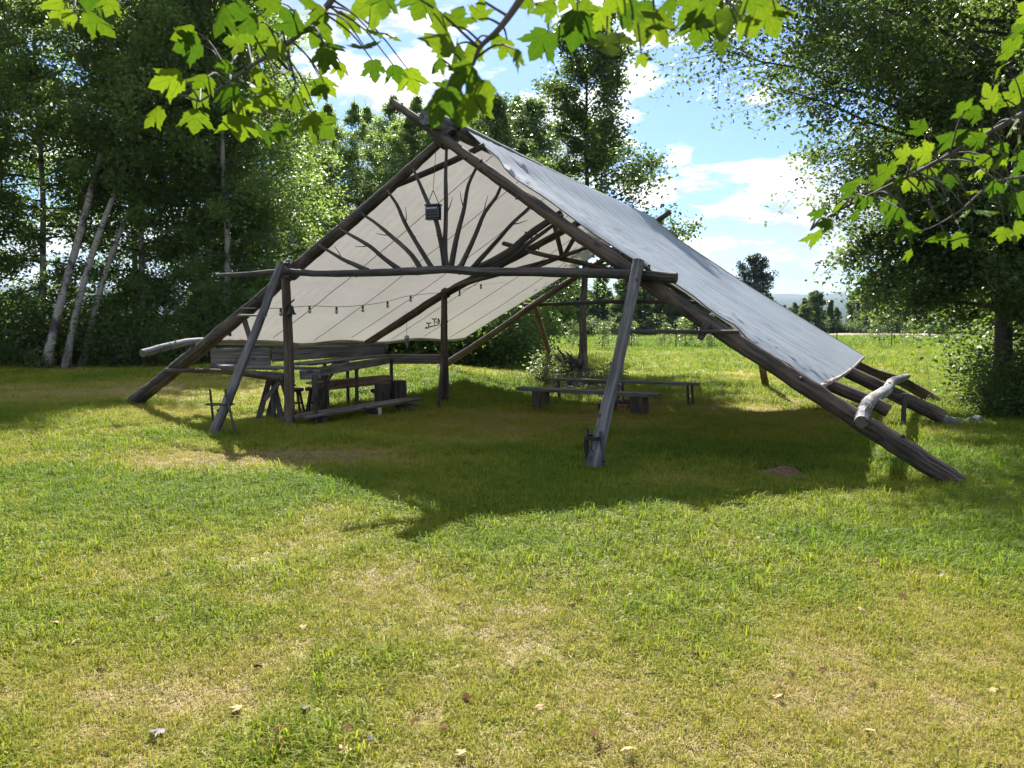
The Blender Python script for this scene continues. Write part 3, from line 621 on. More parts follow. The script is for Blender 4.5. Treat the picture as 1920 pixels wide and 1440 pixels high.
# the tarp itself: one sheet draped over the ridge pole
def tarp_mesh():
    ns, nv = 190, 130; rsu = np.linspace(-1, 1, ns); rv = np.linspace(0, 1, nv); S, Vp = np.meshgrid(rsu, rv)
    left = S < 0; q = np.abs(S)
    v0 = np.where(left, .34 - .22 * q, .38 - .44 * sstep(0, .34, q)); v1 = np.where(left, 8.75 - .15 * q, 8.45 - .05 * q); v = v0 + (v1 - v0) * Vp
    eu = np.where(left, -4.66 - .40 * sstep(.0, .45, Vp), 4.80 - .17 * Vp); ez = np.where(left, 1.33 - .10 * sstep(0, .4, Vp) + .03 * np.sin(Vp * 19) * sstep(.1, .3, Vp), .955 - .06 * np.sin(np.pi * Vp) - .0 * Vp)
    zr = 4.345 - .028 * v
    u = eu * q; z = zr + (ez - zr) * q
    z = z - np.where(left, 0, .10) * sstep(0, .18, q) * (1 - q)
    sag = .15 * np.sin(np.pi * q) * (.4 + .6 * np.sin(np.pi * Vp)) * np.where(left, .7, 1.0 - .85 * np.exp(-(Vp / .12) ** 2))
    z = z - sag - .04 * np.exp(-(q / .02) ** 2) * 0
    lo = q * 5.6; w1 = vnoise(lo * .3, v * .8, 1.0, 3) * 2.2
    ph = np.where(left, (v - .10 * lo) * 26 + w1 * 2.6, (v + .085 * lo) * 17 + w1 * 3.4)
    amp = np.where(left, .016 * np.exp(-np.maximum(v - .3, 0) / 1.7) + .0015, (.034 * np.exp(-np.maximum(v, 0) / 2.8) + .010)) * (0.35 + 1.1 * vnoise(lo * .3, v * 1.6, 1.0, 8))
    amp = amp * sstep(0, .12, q) * (1 - .3 * sstep(.85, 1, q))
    wr = amp * ((1 - 2 * np.abs(np.sin(ph * .5)) ** .7) * .7 + .45 * (1 - 2 * np.abs(np.sin(ph * .93 + w1 * 3)) ** .7)) + .03 * (fbm(lo, v, 1.3, 14, 3) - .5) * sstep(0, .15, q)
    br_ = np.where(left, 0, .0025) * (fbm(lo * 2, v * 2, .25, 19, 2) - .5); wr = wr + br_ + np.where(left, .010, .014) * (fbm(lo * .35, v * 1.2, .8, 61, 3) - .5) * sstep(.02, .2, q)
    u = u + np.where(left, -.5, .56) * wr; z = z + .85 * wr
    z = z + .012 * (vnoise(lo, v * 3, .4, 21) - .5) * np.exp(-((Vp) / .02) ** 2)
    P = np.stack([A0[0] + UU[0] * u + VV[0] * v, A0[1] + UU[1] * u + VV[1] * v, z], -1)
    Vt = P.reshape(-1, 3) - np.array([A0[0], A0[1], 0]); i = np.arange(nv - 1)[:, None] * ns + np.arange(ns - 1)[None]
    F = np.stack([i, i + 1, i + ns + 1, i + ns], -1).reshape(-1, 4)
    wc = np.stack([S * 5.6, v, 0 * v], -1).reshape(-1, 3)
    return mesh_np('tarp', Vt, F, M['tarp'], True, {'wc': wc}), P
tm, TP = tarp_mesh()
tarp = link(bpy.data.objects.new('tarp', tm), sh); tarp['label'] = 'pale canvas tarp draped over the ridge, creased along its front edge'
def tsub(name, pts, rad, mat, sides=6): part(name, MB().tube(pts, rad, sides), mat, tarp)
dn = np.array([0, 0, -.03])
tsub('hem', TP[::2, 0] + dn, .032, 'hem', 8); tsub('hem', TP[::2, -1] + dn, .03, 'hem', 8)
tsub('front_edge_cord', TP[0, ::3], .008, 'cord'); tsub('back_edge_cord', TP[-1, ::3], .010, 'hem')
for k in (19, 38, 57, 78, 98, 115): tsub('seam', TP[k, 2:94:3] + np.array([0, 0, -.012]), .006, 'hem', 5)

# ------------------------------------------------------------------ things hanging in the shelter
def at(parent, mb, name, mat): return mb.build(name, M[mat] if isinstance(mat, str) else [M[m] for m in mat], parent)
ln = thing('hanging_lantern', 'small black box lantern hanging by a cord under the front peak', 'lantern', T(-.10, -.16, 2.98))
c = np.array(T(-.10, -.16, 3.09)); Mz = Matrix.Rotation(R(-20), 4, 'Z')
at(ln, MB().box(c, (.20, .10, .17), Mz, 0, .012), 'case', 'black')
at(ln, MB().box(c + np.array([0, 0, .095]), (.215, .115, .022), Mz, 0, .005), 'lid', 'black'); at(ln, MB().box(c - np.array([0, 0, .092]), (.20, .11, .016), Mz, 0, .004), 'base', 'black')
for k in range(3): at(ln, MB().box(c + np.array([-.018, -.05, .05 - k * .045]), (.15, .006, .018), Mz, 0, .002), 'vent_slat', 'steel' if k == 0 else 'iron')
topc = c + np.array([0, 0, .29])
at(ln, MB().tube([c + np.array([-.085, .03, .10]), topc], .006, 6).tube([c + np.array([.085, -.03, .10]), topc], .006, 6), 'handle', 'cord'); at(ln, MB().tube([topc, np.array(T(-.12, -.05, 3.98))], .004, 5), 'cord', 'cord')
sl = thing('string_lights', 'string of small bulbs strung below the left side of the tarp', 'string lights', T(-3.5, -.3, 1.8))
bp_ = [(-3.62, -.3, 1.84), (-3.08, 0, 1.84), (-3.14, .7, 1.89), (-3.18, 1.4, 1.89), (-3.18, 2.1, 1.93), (-3.24, 2.9, 2.02), (-3.21, 3.6, 2.15), (-2.83, 4.8, 2.29), (-2.79, 5.6, 2.47), (-2.7, 6.6, 2.55)]
at(sl, MB().tube(catmull(TT(bp_), 60), .005, 5), 'cable', 'cord')
for b in bp_[1:9]:
    c = np.array(T(*b)); sk = at(sl, MB().tube([c, c - np.array([0, 0, .055])], [.018, .022], 8), 'socket', 'black'); 
    g_ = MB().tube([c - np.array([0, 0, z]) for z in (.055, .07, .095, .115, .125)], [.014, .024, .030, .020, .004], 10); at(sk, g_, 'bulb', 'glass')
be = thing('iron_bell', 'small black iron bell with pull cord on the front left post', 'bell', T(-2.80, -.06, 1.75))
c = np.array(T(-2.80, -.06, 1.80))
bb = at(be, MB().tube([c + np.array([0, 0, z]) for z in (.075, .07, .03, -.02, -.05, -.062)], [.01, .03, .038, .05, .07, .075], 14), 'bell', 'iron')
at(be, MB().tube(catmull([np.array(T(-2.93, -.08, 1.80)), c + np.array([-.03, 0, .11]), c + np.array([.0, 0, .125]), c + np.array([.05, 0, .17])], 8), .012, 6), 'bracket', 'iron')
at(bb, MB().tube([c - np.array([0, 0, .05]), c - np.array([0, 0, .085])], [.012, .016], 8), 'clapper', 'iron'); at(be, MB().tube([c - np.array([0, 0, .08]), c - np.array([0, 0, .31])], .004, 5).tube([c - np.array([0, 0, .31]), c - np.array([0, 0, .345])], .011, 6), 'pull_cord', 'cord')
wc_ = thing('hanging_chime', 'small glass float hanging on a cord beneath the tarp edge', 'chime', T(-3.9, 4.3, 1.2))
c = np.array(T(-3.86, 4.35, 1.26)); at(wc_, MB().tube([c + np.array([0, 0, z]) for z in (.10, .09, .05, 0, -.05, -.08)], [.008, .04, .055, .05, .03, .02], 12), 'float', 'steel')
at(wc_, MB().tube([c + np.array([0, 0, .1]), np.array(T(-3.86, 4.35, 1.90))], .004, 5), 'cord', 'cord'); at(wc_, MB().tube([c + np.array([0, 0, -.08]), c + np.array([0, 0, -.17])], [.022, .008], 8), 'weight', 'steel')
mo = thing('metal_ornament', 'black metal silhouette of two little tables fixed beside the middle post', 'ornament', T(-3.2, 4.3, 1.55))
def orn(pts, r=.012): at(mo, MB().tube([np.array(T(u, 4.3, z)) for u, z in pts], r, 6), 'figure', 'iron')
P0 = -2.97
orn([(P0, 1.58), (P0 - .13, 1.56), (P0 - .26, 1.535), (P0 - .38, 1.50)], .008)
for (u, z) in ((P0 - .305, 1.615), (P0 - .16, 1.70)):
    orn([(u - .055, z), (u, z - .008), (u + .065, z)], .013); orn([(u, z), (u, z - .09), (u + .005, z - .12)], .009); orn([(u, z - .02), (u + .05, z - .09)], .006)
orn([(P0 - .38, 1.50), (P0 - .36, 1.535), (P0 - .34, 1.50)], .012)
for k in range(4): orn([(P0 - .26 + k * .04, 1.54 + .006 * k), (P0 - .24 + k * .04, 1.545 + .006 * k)], .013)
orn([(P0 - .06, 1.70), (P0 - .04, 1.66), (P0 - .05, 1.60)], .016); orn([(P0 - .05, 1.68), (P0 - .10, 1.64), (P0 - .07, 1.58)], .008)

# ------------------------------------------------------------------ bar counter, benches and stools on the left
def plank(parent, name, a, b, w, th, mat='plank', roll=0.0, seed=0, up=(0, 0, 1)):
    """board from a to b, width w (sideways), thickness th (up)"""
    a = np.array(a, float); b = np.array(b, float); d = mnorm(b - a); s_ = mnorm(np.cross(d, up)); n_ = np.cross(s_, d)
    if roll: s_, n_ = s_ * math.cos(roll) + n_ * math.sin(roll), n_ * math.cos(roll) - s_ * math.sin(roll)
    Mx = Matrix(((d[0], s_[0], n_[0]), (d[1], s_[1], n_[1]), (d[2], s_[2], n_[2])))
    return at(parent, MB().box((a + b) / 2, (np.linalg.norm(b - a), w, th), Mx, 0, .008, seed), name, mat)
ct = thing('bar_counter', 'long grey plank bar counter with a board back under the left side of the tarp', 'counter', (-3.4, 13.6, 0))
plank(ct, 'backboard', (-5.30, 13.62, 1.02), (-4.10, 13.10, 1.045), .04, .30, seed=1); plank(ct, 'backboard', (-4.07, 13.13, 1.07), (-2.62, 15.85, 1.09), .045, .23, seed=2)
plank(ct, 'shelf_lip', (-5.30, 13.58, .845), (-3.95, 13.0, .845), .05, .05, seed=9)
for k in range(3):
    o_ = k * .155; plank(ct, 'top_board', (-5.02 + o_ * .55, 13.25 - o_, .885), (-3.16 + o_ * .35, 12.42 - o_ * .62, .885 + .002 * k), .15, .04, seed=3 + k)
for k in range(3):
    o_ = k * .15; plank(ct, 'top_board', (-3.62 + o_, 12.75 - .10 * k, .935 + .002 * k), (-2.92 + o_, 16.45 - .12 * k, .935 + .002 * k), .145, .04, seed=13 + k)
for k in range(2): plank(ct, 'top_board', (-2.62, 16.72 - k * .2, .925), (-1.38, 16.62 - k * .2, .925), .19, .04, seed=17 + k)
plank(ct, 'apron', (-3.33, 12.10, .80), (-3.02, 12.20, .80), .04, .15, seed=21); plank(ct, 'apron', (-3.10, 12.42, .83), (-2.55, 16.2, .845), .04, .15, seed=22); plank(ct, 'apron', (-2.58, 16.30, .83), (-1.42, 16.24, .83), .04, .15, seed=23)
at(ct, MB().pole([(-6.0, 13.35, .80), (-4.8, 12.9, .80), (-3.55, 12.12, .755)], [.035, .045, .075], 71, 10, .16, .1, None, 4), 'rail', 'rafter')
for k, (x_, y_, t_) in enumerate(((-3.10, 12.14, .80), (-3.42, 14.1, .88), (-3.30, 15.5, .88), (-2.52, 16.15, .86), (-2.86, 14.2, .80), (-1.45, 15.0, .90), (-3.95, 12.75, .80))):
    at(ct, MB().pole([onground(x_, y_, -.05), (x_ + (.03 if k == 5 else .0), y_ + (.8 if k == 5 else 0), t_)], .035 if k else .04, 80 + k, 9, .16, .1, None, 2), 'leg', 'pole')
plank(ct, 'brace', (-3.42, 14.1, .5), (-3.30, 14.7, .82), .05, .04, seed=29)
sh_ = thing('trestle', 'splayed wooden trestle under the near end of the bar counter', 'trestle', onground(-4.0, 12.75))
for k, (a, b) in enumerate((((-4.22, 12.75, 0), (-4.02, 12.85, .74)), ((-3.78, 12.65, 0), (-4.0, 12.85, .74)), ((-4.18, 13.15, 0), (-3.98, 13.2, .74)), ((-3.72, 13.1, 0), (-3.96, 13.2, .74)))):
    plank(sh_, 'leg', onground(a[0], a[1], -.03), (b[0], b[1], b[2]), .09, .045, 'char' if k != 1 else 'pole', seed=30 + k, up=(0, 1, .1))
plank(sh_, 'beam', (-4.05, 12.7, .73), (-3.95, 13.35, .73), .09, .05, 'char', seed=36); plank(sh_, 'brace', (-4.10, 12.74, .34), (-3.72, 12.70, .76), .075, .03, 'plank', seed=37, up=(0, 1, 0))
def stool(x, y, hgt, label, seed):
    o = thing('stool', label, 'stool', onground(x, y), 'low stools at the bar counter'); zb = gzf(x, y)
    at(o, MB().tube([(x, y, zb + hgt - .05), (x, y, zb + hgt)], [.165, .17], 18, seed), 'seat', 'char')
    for k in range(4):
        a = R(45 + 90 * k + seed * 7); at(o, MB().pole([(x + .10 * math.cos(a), y + .10 * math.sin(a), zb + hgt - .04), (x + .20 * math.cos(a), y + .20 * math.sin(a), zb - .03)], [.024, .022], seed + k, 8, .05), 'leg', 'char')
        a2 = R(135 + 90 * k + seed * 7); at(o, MB().tube([(x + .155 * math.cos(a), y + .155 * math.sin(a), zb + .2), (x + .155 * math.cos(a2), y + .155 * math.sin(a2), zb + .2)], .011, 6), 'rung', 'iron')
stool(-3.83, 13.55, .46, 'dark stool just right of the trestle under the counter', 90); stool(-3.52, 13.75, .47, 'dark stool behind the front left post under the counter', 91)
fb = thing('foot_bench', 'long low plank bench on blocks in front of the bar counter', 'bench', onground(-2.6, 13.4))
plank(fb, 'plank', (-3.42, 11.98, .155), (-1.98, 14.75, .165), .19, .045, seed=41); plank(fb, 'plank', (-3.24, 11.92, .157), (-1.80, 14.68, .167), .17, .045, seed=42)
for (x_, y_) in ((-3.12, 12.4), (-2.45, 13.55), (-1.98, 14.45)): plank(fb, 'block', onground(x_ - .12, y_ + .06, .04), onground(x_ + .12, y_ - .06, .04), .14 if y_ < 14 else .4, .17, 'char', seed=45)
at(fb, MB().pole([onground(-2.33, 13.5, -.02), onground(-2.33, 13.5, .15)], .04, 99, 8, .05), 'peg', 'pale')
rb_ = thing('back_bench', 'reddish board bench behind the counter legs', 'bench', onground(-3.2, 15.2))
plank(rb_, 'seat', (-3.72, 14.25, .50), (-2.62, 16.2, .50), .26, .045, 'plank_brown', seed=51); plank(rb_, 'apron', (-3.58, 14.28, .42), (-2.5, 16.18, .42), .035, .13, 'plank_brown', seed=52)
for (x_, y_) in ((-3.62, 14.4), (-2.65, 16.1)): at(rb_, MB().pole([onground(x_, y_, -.03), onground(x_, y_, .46)], .08, 53, 10, .15), 'leg', 'char')
def stump(name, x, y, r, h, label, seed, grp=None, knob=False):
    o = thing(name, label, 'stump', onground(x, y), grp); z0 = gzf(x, y); mb = MB()
    mb.tube([(x, y, z0 - .06), (x, y, z0 + .04), (x, y, z0 + h * .5), (x, y, z0 + h - .02), (x, y, z0 + h)], [r * 1.12, r * 1.03, r * .97, r, r * .96], 18, seed, .16, True, 0, 1)
    at(o, mb, 'trunk', ('char', 'brown'))
    if knob: at(o, MB().pole([(x - r * .7, y, z0 + h * .62), (x - r * 1.35, y - .05, z0 + h * .72)], [.07, .035], seed, 8, .3, .05), 'stub', 'char')
    return o
stump('log_stump', -2.58, 15.35, .16, .46, 'dark upright log with a broken stub at the end of the foot bench', 54, None, True); stump('log_stump', -2.28, 15.55, .16, .50, 'taller dark upright log at the far end of the foot bench', 55)
stump('log_stump', -3.72, 14.95, .17, .62, 'dark log block standing by the near end of the reddish bench', 56)

# ------------------------------------------------------------------ benches round the fire pit
b1 = thing('log_bench', 'thick plank bench on two round log ends nearest the camera', 'bench', onground(1.4, 14.3))
plank(b1, 'seat', (.14, 15.02, .345), (2.60, 13.62, .335), .30, .065, 'plank', seed=61)
for (x_, y_, s_) in ((.56, 14.80, 62), (2.28, 13.80, 63)): at(b1, MB().tube([onground(x_, y_, -.06), onground(x_, y_, .1), onground(x_, y_, .345 - gzf(x_, y_) - .03)], [.185, .17, .165], 18, s_, .14, True), 'log_leg', 'rafter')
b2 = thing('plank_bench', 'long thin plank bench on slim legs behind the fire pit', 'bench', onground(2.3, 16))
plank(b2, 'seat', (.78, 17.0, .385), (3.72, 15.35, .40), .24, .05, 'plank', seed=64)
for (x_, y_) in ((1.02, 16.95), (1.0, 16.75), (2.22, 16.28), (2.30, 16.05), (3.50, 15.38), (3.62, 15.5)): at(b2, MB().pole([onground(x_ + .03, y_, -.05), onground(x_, y_, .38 - gzf(x_, y_))], [.03, .026], int(x_ * 40), 8, .1), 'leg', 'pole')
rs_ = np.random.RandomState(8)
def rock_data(name, seed, mat='stone'):
    r_ = np.random.RandomState(seed); import bmesh
    bm = bmesh.new(); bmesh.ops.create_icosphere(bm, subdivisions=2, radius=1.0)
    k = r_.normal(size=(7, 3)); k = mnorm(k); a = r_.uniform(.62, .95, 7)
    for v in bm.verts:
        p_ = np.array(v.co); 
        for n_, lim in zip(k, a):
            d_ = p_ @ n_
            if d_ > lim: p_ = p_ - n_ * (d_ - lim)
        v.co = p_ * (1 + .05 * r_.normal())
    me = bpy.data.meshes.new(name); bm.to_mesh(me); bm.free(); me.materials.append(M[mat]); return me
ROCK = [rock_data('rock_shape', 200 + k) for k in range(5)]
def rock(x, y, s, label, grp=None, name='rock', k=None, dz=.0, mat=None):
    o = link(bpy.data.objects.new(name, ROCK[rs_.randint(5) if k is None else k])); o.location = onground(x, y, s[2] * .55 + dz); o.scale = s; o.rotation_euler = (rs_.uniform(-.2, .2), rs_.uniform(-.2, .2), rs_.uniform(0, 6)); return tag(o, label, 'rock', grp)
rock(6.95, 12.2, (.27, .2, .10), 'flat grey rock propping the foot of the middle right pole', k=0, dz=-.02); rock(7.35, 12.15, (.16, .13, .11), 'rounded mossy rock right of the propped pole', k=1)
fp = thing('fire_ring', 'low ring of scorched bricks between the two benches', 'fire pit', onground(2.15, 15.0))
for k in range(11):
    a = k * 6.283 / 11; x_, y_ = 2.15 + .42 * math.cos(a), 15.0 + .42 * math.sin(a)
    at(fp, MB().box(onground(x_, y_, .06), (.11, .20, .13), Matrix.Rotation(a + rs_.uniform(-.2, .2), 4, 'Z'), 0, .012, k), 'brick', 'brick' if k % 3 else 'char')
for k in range(4):
    a = k * 1.7; at(fp, MB().pole([onground(2.15 + .28 * math.cos(a), 15 + .28 * math.sin(a), .05), onground(2.15 - .2 * math.cos(a), 15 - .2 * math.sin(a), .16)], .045, 300 + k, 8, .2), 'charred_log', 'char')
# mound of mulch and small soil heap
def heap(name, x, y, rx, ry, h, mat, label, cat, seed):
    n = 22; r_ = np.linspace(0, 1, 9); th = np.linspace(0, 6.283, n, endpoint=False); Rr, Th = np.meshgrid(r_, th, indexing='ij'); wob = 1 + .25 * (vnoise(np.cos(Th) * 2, np.sin(Th) * 2, .8, seed) - .5)
    xx = x + rx * Rr * wob * np.cos(Th); yy = y + ry * Rr * wob * np.sin(Th); zz = gz(xx, yy) + h * (1 - Rr ** 2) * (.6 + .8 * vnoise(xx, yy, .12, seed)) - .02 * Rr
    V_ = np.stack([xx, yy, zz], -1).reshape(-1, 3); i_ = np.arange(8)[:, None] * n; j_ = np.arange(n)[None]
    o = link(bpy.data.objects.new(name, mesh_np(name, V_ - np.array([x, y, 0]), np.stack([i_ + j_, i_ + n + j_, i_ + n + (j_ + 1) % n, i_ + (j_ + 1) % n], -1).reshape(-1, 4), M[mat], True))); o.location = (x, y, 0); return tag(o, label, cat)
heap('mulch_heap', 2.86, 8.12, .34, .22, .085, 'soil', 'flat patch of dark dug earth in the shaded lawn', 'earth', 4); heap('soil_heap', 2.42, 5.08, .10, .08, .035, 'soil', 'little brown earth heap in the green lawn on the right', 'earth', 6)
heap('earth_scrape', 4.75, 7.66, .35, .09, .05, 'soil', 'bare reddish earth at the foot of the right front pole', 'earth', 9)
HAZE = True
FALLEN = [(-1.35,2.89,1,0.060),(-0.94,3.02,0,0.054),(-0.92,2.88,0,0.052),(-0.89,2.75,0,0.053),(-0.85,3.08,1,0.051),(-1.18,3.44,0,0.038),(-2.18,3.73,2,0.046),(-1.11,3.06,2,0.046),(-1.47,4.63,2,0.051),(-1.87,3.98,2,0.049),(-1.77,4.21,0,0.046),(-0.62,2.88,0,0.040),(-0.59,3.53,0,0.034),(-0.19,5.20,0,0.065),(-0.40,2.95,0,0.033),(0.32,2.86,0,0.036),(-0.60,2.73,2,0.049),(0.10,3.09,2,0.038),(0.33,4.24,2,0.047),(0.38,4.30,0,0.047),(0.57,3.63,0,0.045),(0.50,3.78,0,0.042),(0.90,3.61,0,0.045),(1.95,5.67,2,0.063),(1.83,5.64,2,0.047),(1.15,3.18,2,0.044),(0.43,2.76,2,0.049),(0.32,2.78,2,0.046),(1.40,2.89,2,0.040),(1.26,3.40,0,0.037),(1.59,3.32,0,0.041),(1.17,3.29,0,0.032),(0.34,5.03,2,0.042),(-0.18,2.73,2,0.038),(0.13,3.55,2,0.039),(1.43,3.45,0,0.033),(-0.53,2.84,1,0.027),(-0.91,3.56,2,0.029),(2.65,4.71,1,0.039),(0.74,3.91,0,0.038),(-2.56,3.89,2,0.038),(-2.39,3.98,2,0.049),(-1.91,4.21,0,0.041),(0.79,3.00,0,0.033),(2.27,4.34,0,0.042) ]
BOUGHS = {
 'A': ([(-0.372, 1.75, 2.373), (-0.394, 1.75, 2.305), (-0.468, 1.75, 2.232), (-0.515, 1.75, 2.198), (-0.575, 1.75, 2.164), (-0.659, 1.75, 2.107), (-0.689, 1.75, 2.089)],
  [(-0.868,1.917,2.101,0.087,200),(-0.758,1.749,2.135,0.086,185),(-0.768,1.919,2.094,0.092,265),(-0.736,1.816,2.232,0.074,190),(-0.743,1.809,2.259,0.065,150),(-0.631,1.616,2.092,0.055,250),(-0.759,1.921,2.143,0.065,230),(-0.553,1.532,2.097,0.047,200),(-0.587,1.631,2.067,0.062,300),(-0.588,1.704,2.025,0.080,265),(-0.571,1.842,2.051,0.075,290),(-0.498,1.609,2.058,0.071,215),(-0.617,1.875,2.167,0.058,220),(-0.669,1.923,2.278,0.076,175),(-0.585,1.596,2.210,0.063,170),(-0.567,1.769,2.242,0.076,200),(-0.457,1.534,2.127,0.049,240),(-0.463,1.685,2.238,0.087,100),(-0.516,1.548,2.196,0.069,150),(-0.458,1.913,2.074,0.092,310),(-0.440,1.704,2.041,0.063,255),(-0.533,1.910,2.131,0.054,240),(-0.475,1.845,2.142,0.052,330),(-0.438,1.877,2.164,0.060,300),(-0.362,1.599,2.160,0.071,290),(-0.368,1.560,2.116,0.058,260),(-0.360,1.770,2.268,0.081,320),(-0.295,1.597,2.149,0.059,280),(-0.315,1.823,2.179,0.070,270),(-0.276,1.693,2.215,0.075,300),(-0.255,1.741,2.150,0.054,280),(-0.240,1.905,2.183,0.077,285),(-0.313,1.739,2.290,0.086,200),(-0.388,1.573,2.224,0.078,160),(-0.483,1.593,2.237,0.069,140),(-0.504,1.748,2.157,0.054,230),(-0.424,1.740,2.234,0.064,250),(-0.383,1.785,2.169,0.048,260),]),
 'A2': ([(-0.492, 1.75, 2.198), (-0.487, 1.75, 2.169), (-0.478, 1.75, 2.135), (-0.48, 1.75, 2.095)],
  [(-0.455,1.691,2.073,0.042,300),(-0.511,1.790,2.115,0.044,200),]),
 'B': ([(0.04, 1.35, 2.196), (0.013, 1.35, 2.144), (-0.023, 1.35, 2.096), (-0.054, 1.35, 2.067), (-0.068, 1.35, 2.035), (-0.089, 1.35, 2.013)],
  [(-0.105,1.289,2.068,0.079,110),(-0.100,1.380,2.067,0.059,200),(-0.075,1.437,2.086,0.053,300),(-0.112,1.202,1.931,0.062,270),(-0.065,1.280,1.960,0.085,285),(-0.102,1.331,1.988,0.057,230),(-0.014,1.405,2.084,0.048,250),(0.007,1.231,2.007,0.036,300),(-0.027,1.352,2.079,0.033,240),(-0.055,1.380,2.138,0.051,80),(-0.169,1.488,2.195,0.073,250),(-0.202,1.275,2.112,0.066,250),(-0.097,1.385,2.131,0.060,90),(-0.074,1.207,1.977,0.045,210),(-0.125,1.329,2.032,0.041,220),]),
 'C': ([(0.519, 1.45, 2.268), (0.443, 1.45, 2.222), (0.328, 1.45, 2.198), (0.212, 1.45, 2.192), (0.116, 1.45, 2.196), (0.039, 1.45, 2.208)],
  [(0.054,1.303,2.115,0.059,250),(0.056,1.597,2.159,0.073,240),(0.111,1.403,2.118,0.078,265),(0.141,1.562,2.209,0.077,300),(0.170,1.397,2.087,0.072,275),(0.172,1.592,2.206,0.069,250),(0.221,1.392,2.116,0.060,280),(0.224,1.362,2.050,0.034,300),(0.271,1.459,2.139,0.075,270),(0.369,1.568,2.181,0.081,265),(0.346,1.574,2.219,0.074,250),(0.394,1.468,2.150,0.083,280),(0.373,1.264,2.067,0.047,300),(0.472,1.469,2.160,0.072,320),(0.188,1.328,2.116,0.057,260),(0.296,1.523,2.206,0.066,230),(0.414,1.588,2.146,0.043,280),(0.490,1.436,2.162,0.050,330),(0.098,1.471,2.198,0.063,260),(0.159,1.256,2.106,0.046,240),(0.356,1.446,2.178,0.062,280),(0.384,1.282,2.110,0.055,290),(0.248,1.476,2.176,0.055,270),(0.027,1.375,2.150,0.042,230),]),
 'D': ([(1.423, 2.0, 2.212), (1.293, 2.0, 2.13), (1.175, 2.0, 2.064), (1.056, 2.0, 1.998), (0.923, 2.0, 1.932), (0.816, 2.0, 1.878), (0.763, 2.0, 1.838)],
  [(0.799,2.087,1.840,0.087,190),(0.720,1.799,1.831,0.062,200),(0.709,1.824,1.858,0.052,180),(0.897,2.054,1.885,0.078,250),(0.826,1.986,1.899,0.066,150),(0.861,2.009,1.949,0.077,170),(0.979,2.117,1.979,0.094,150),(0.975,1.975,2.022,0.078,160),(1.059,2.104,1.973,0.078,250),(1.019,1.984,2.092,0.081,150),(1.139,2.151,2.014,0.082,260),(1.135,2.047,2.089,0.091,160),(1.042,1.839,2.100,0.079,140),(1.155,1.926,2.149,0.074,130),(1.300,2.126,2.281,0.086,150),(1.130,1.920,2.046,0.071,200),(1.145,1.856,1.982,0.071,260),(1.073,1.969,1.905,0.070,265),(0.963,1.937,1.833,0.072,230),(1.038,2.028,1.852,0.062,330),(1.062,1.955,1.819,0.070,260),(1.079,1.884,1.858,0.072,280),(1.110,1.945,1.808,0.060,250),(1.178,1.948,1.880,0.072,290),(1.352,2.141,1.998,0.082,280),(1.354,2.172,2.352,0.083,160),(1.281,2.029,2.346,0.077,140),(1.109,1.813,1.913,0.067,270),(1.048,2.073,1.782,0.069,215),(1.316,2.051,1.844,0.081,260),(1.243,2.110,2.006,0.078,280),(0.915,1.919,1.892,0.061,250),(0.811,1.804,1.877,0.056,280),(1.109,2.025,2.019,0.075,220),(0.952,1.830,1.997,0.063,190),(1.201,2.084,2.031,0.072,250),(1.259,2.098,2.118,0.080,180),(1.225,1.943,2.080,0.077,200),(1.363,2.158,2.217,0.085,170),(1.194,1.850,1.884,0.068,280),(1.199,2.157,1.989,0.072,270),(0.932,1.966,1.981,0.061,140),(1.307,2.085,1.837,0.072,250),(1.215,2.081,1.948,0.067,260),(1.418,2.172,2.050,0.094,250),(1.396,2.169,2.292,0.094,160),(1.155,1.796,2.301,0.077,150),(0.875,1.786,1.851,0.051,260),(1.059,1.997,1.880,0.057,250),(1.074,1.794,1.971,0.055,230),(0.834,2.043,1.859,0.050,210),]),
 'D2': ([(1.308, 2.0, 1.974), (1.221, 2.0, 1.954), (1.142, 2.0, 1.887), (1.076, 2.0, 1.847), (1.015, 2.0, 1.827)],
  []),
 'E': ([(-0.957, 1.8, 2.383), (-0.97, 1.8, 2.337), (-0.989, 1.8, 2.32)],
  [(-1.014,1.794,2.295,0.082,230),(-0.954,1.847,2.294,0.075,270),(-0.884,1.757,2.299,0.065,250),(-0.935,1.689,2.248,0.042,210),(-1.037,1.960,2.396,0.084,240),]),
}
# ------------------------------------------------------------------ trees
rt = np.random.RandomState(21)
birch = [tree_data('birch%d' % k, 100 + k, 15.5, .13, .10, 2.5, None, 62, 18, 44, .135, lean, .5, (0, 58), .38, .17) for k, lean in enumerate([(0.2, 0), (1.0, .3), (-.3, .4), (.1, -.5)])]
lean_t = [tree_data('leaning_birch%d' % k, 120 + k, 15.5, .145 - .025 * k, .36, 2.5, None, 50, 18, 42, .135, (5.2 + .5 * k, .4), .35, (5, 60), .38, .17) for k in range(2)]
G1 = 'birches of the wood on the left'
plant_tree('birch_tree', lean_t[0], -14.3, 23.6, 'thick white birch leaning right, first of the leaning clump on the left', 'birch', G1); plant_tree('birch_tree', lean_t[1], -13.85, 23.9, 'slimmer leaning birch close against the thick leaning one', 'birch', G1, .97); plant_tree('birch_tree', lean_t[1], -13.6, 24.4, 'thin third birch of the leaning clump', 'birch', G1, .88, .12)
plant_tree('birch_tree', lean_t[0], -17.6, 22.6, 'white birch trunk slanting in from the left edge', 'birch', G1, .9, -.1)
plant_tree('birch_tree', birch[0], -15.4, 25.6, 'upright pale birch just left of the leaning clump', 'birch', G1, 1.0, 1.0)
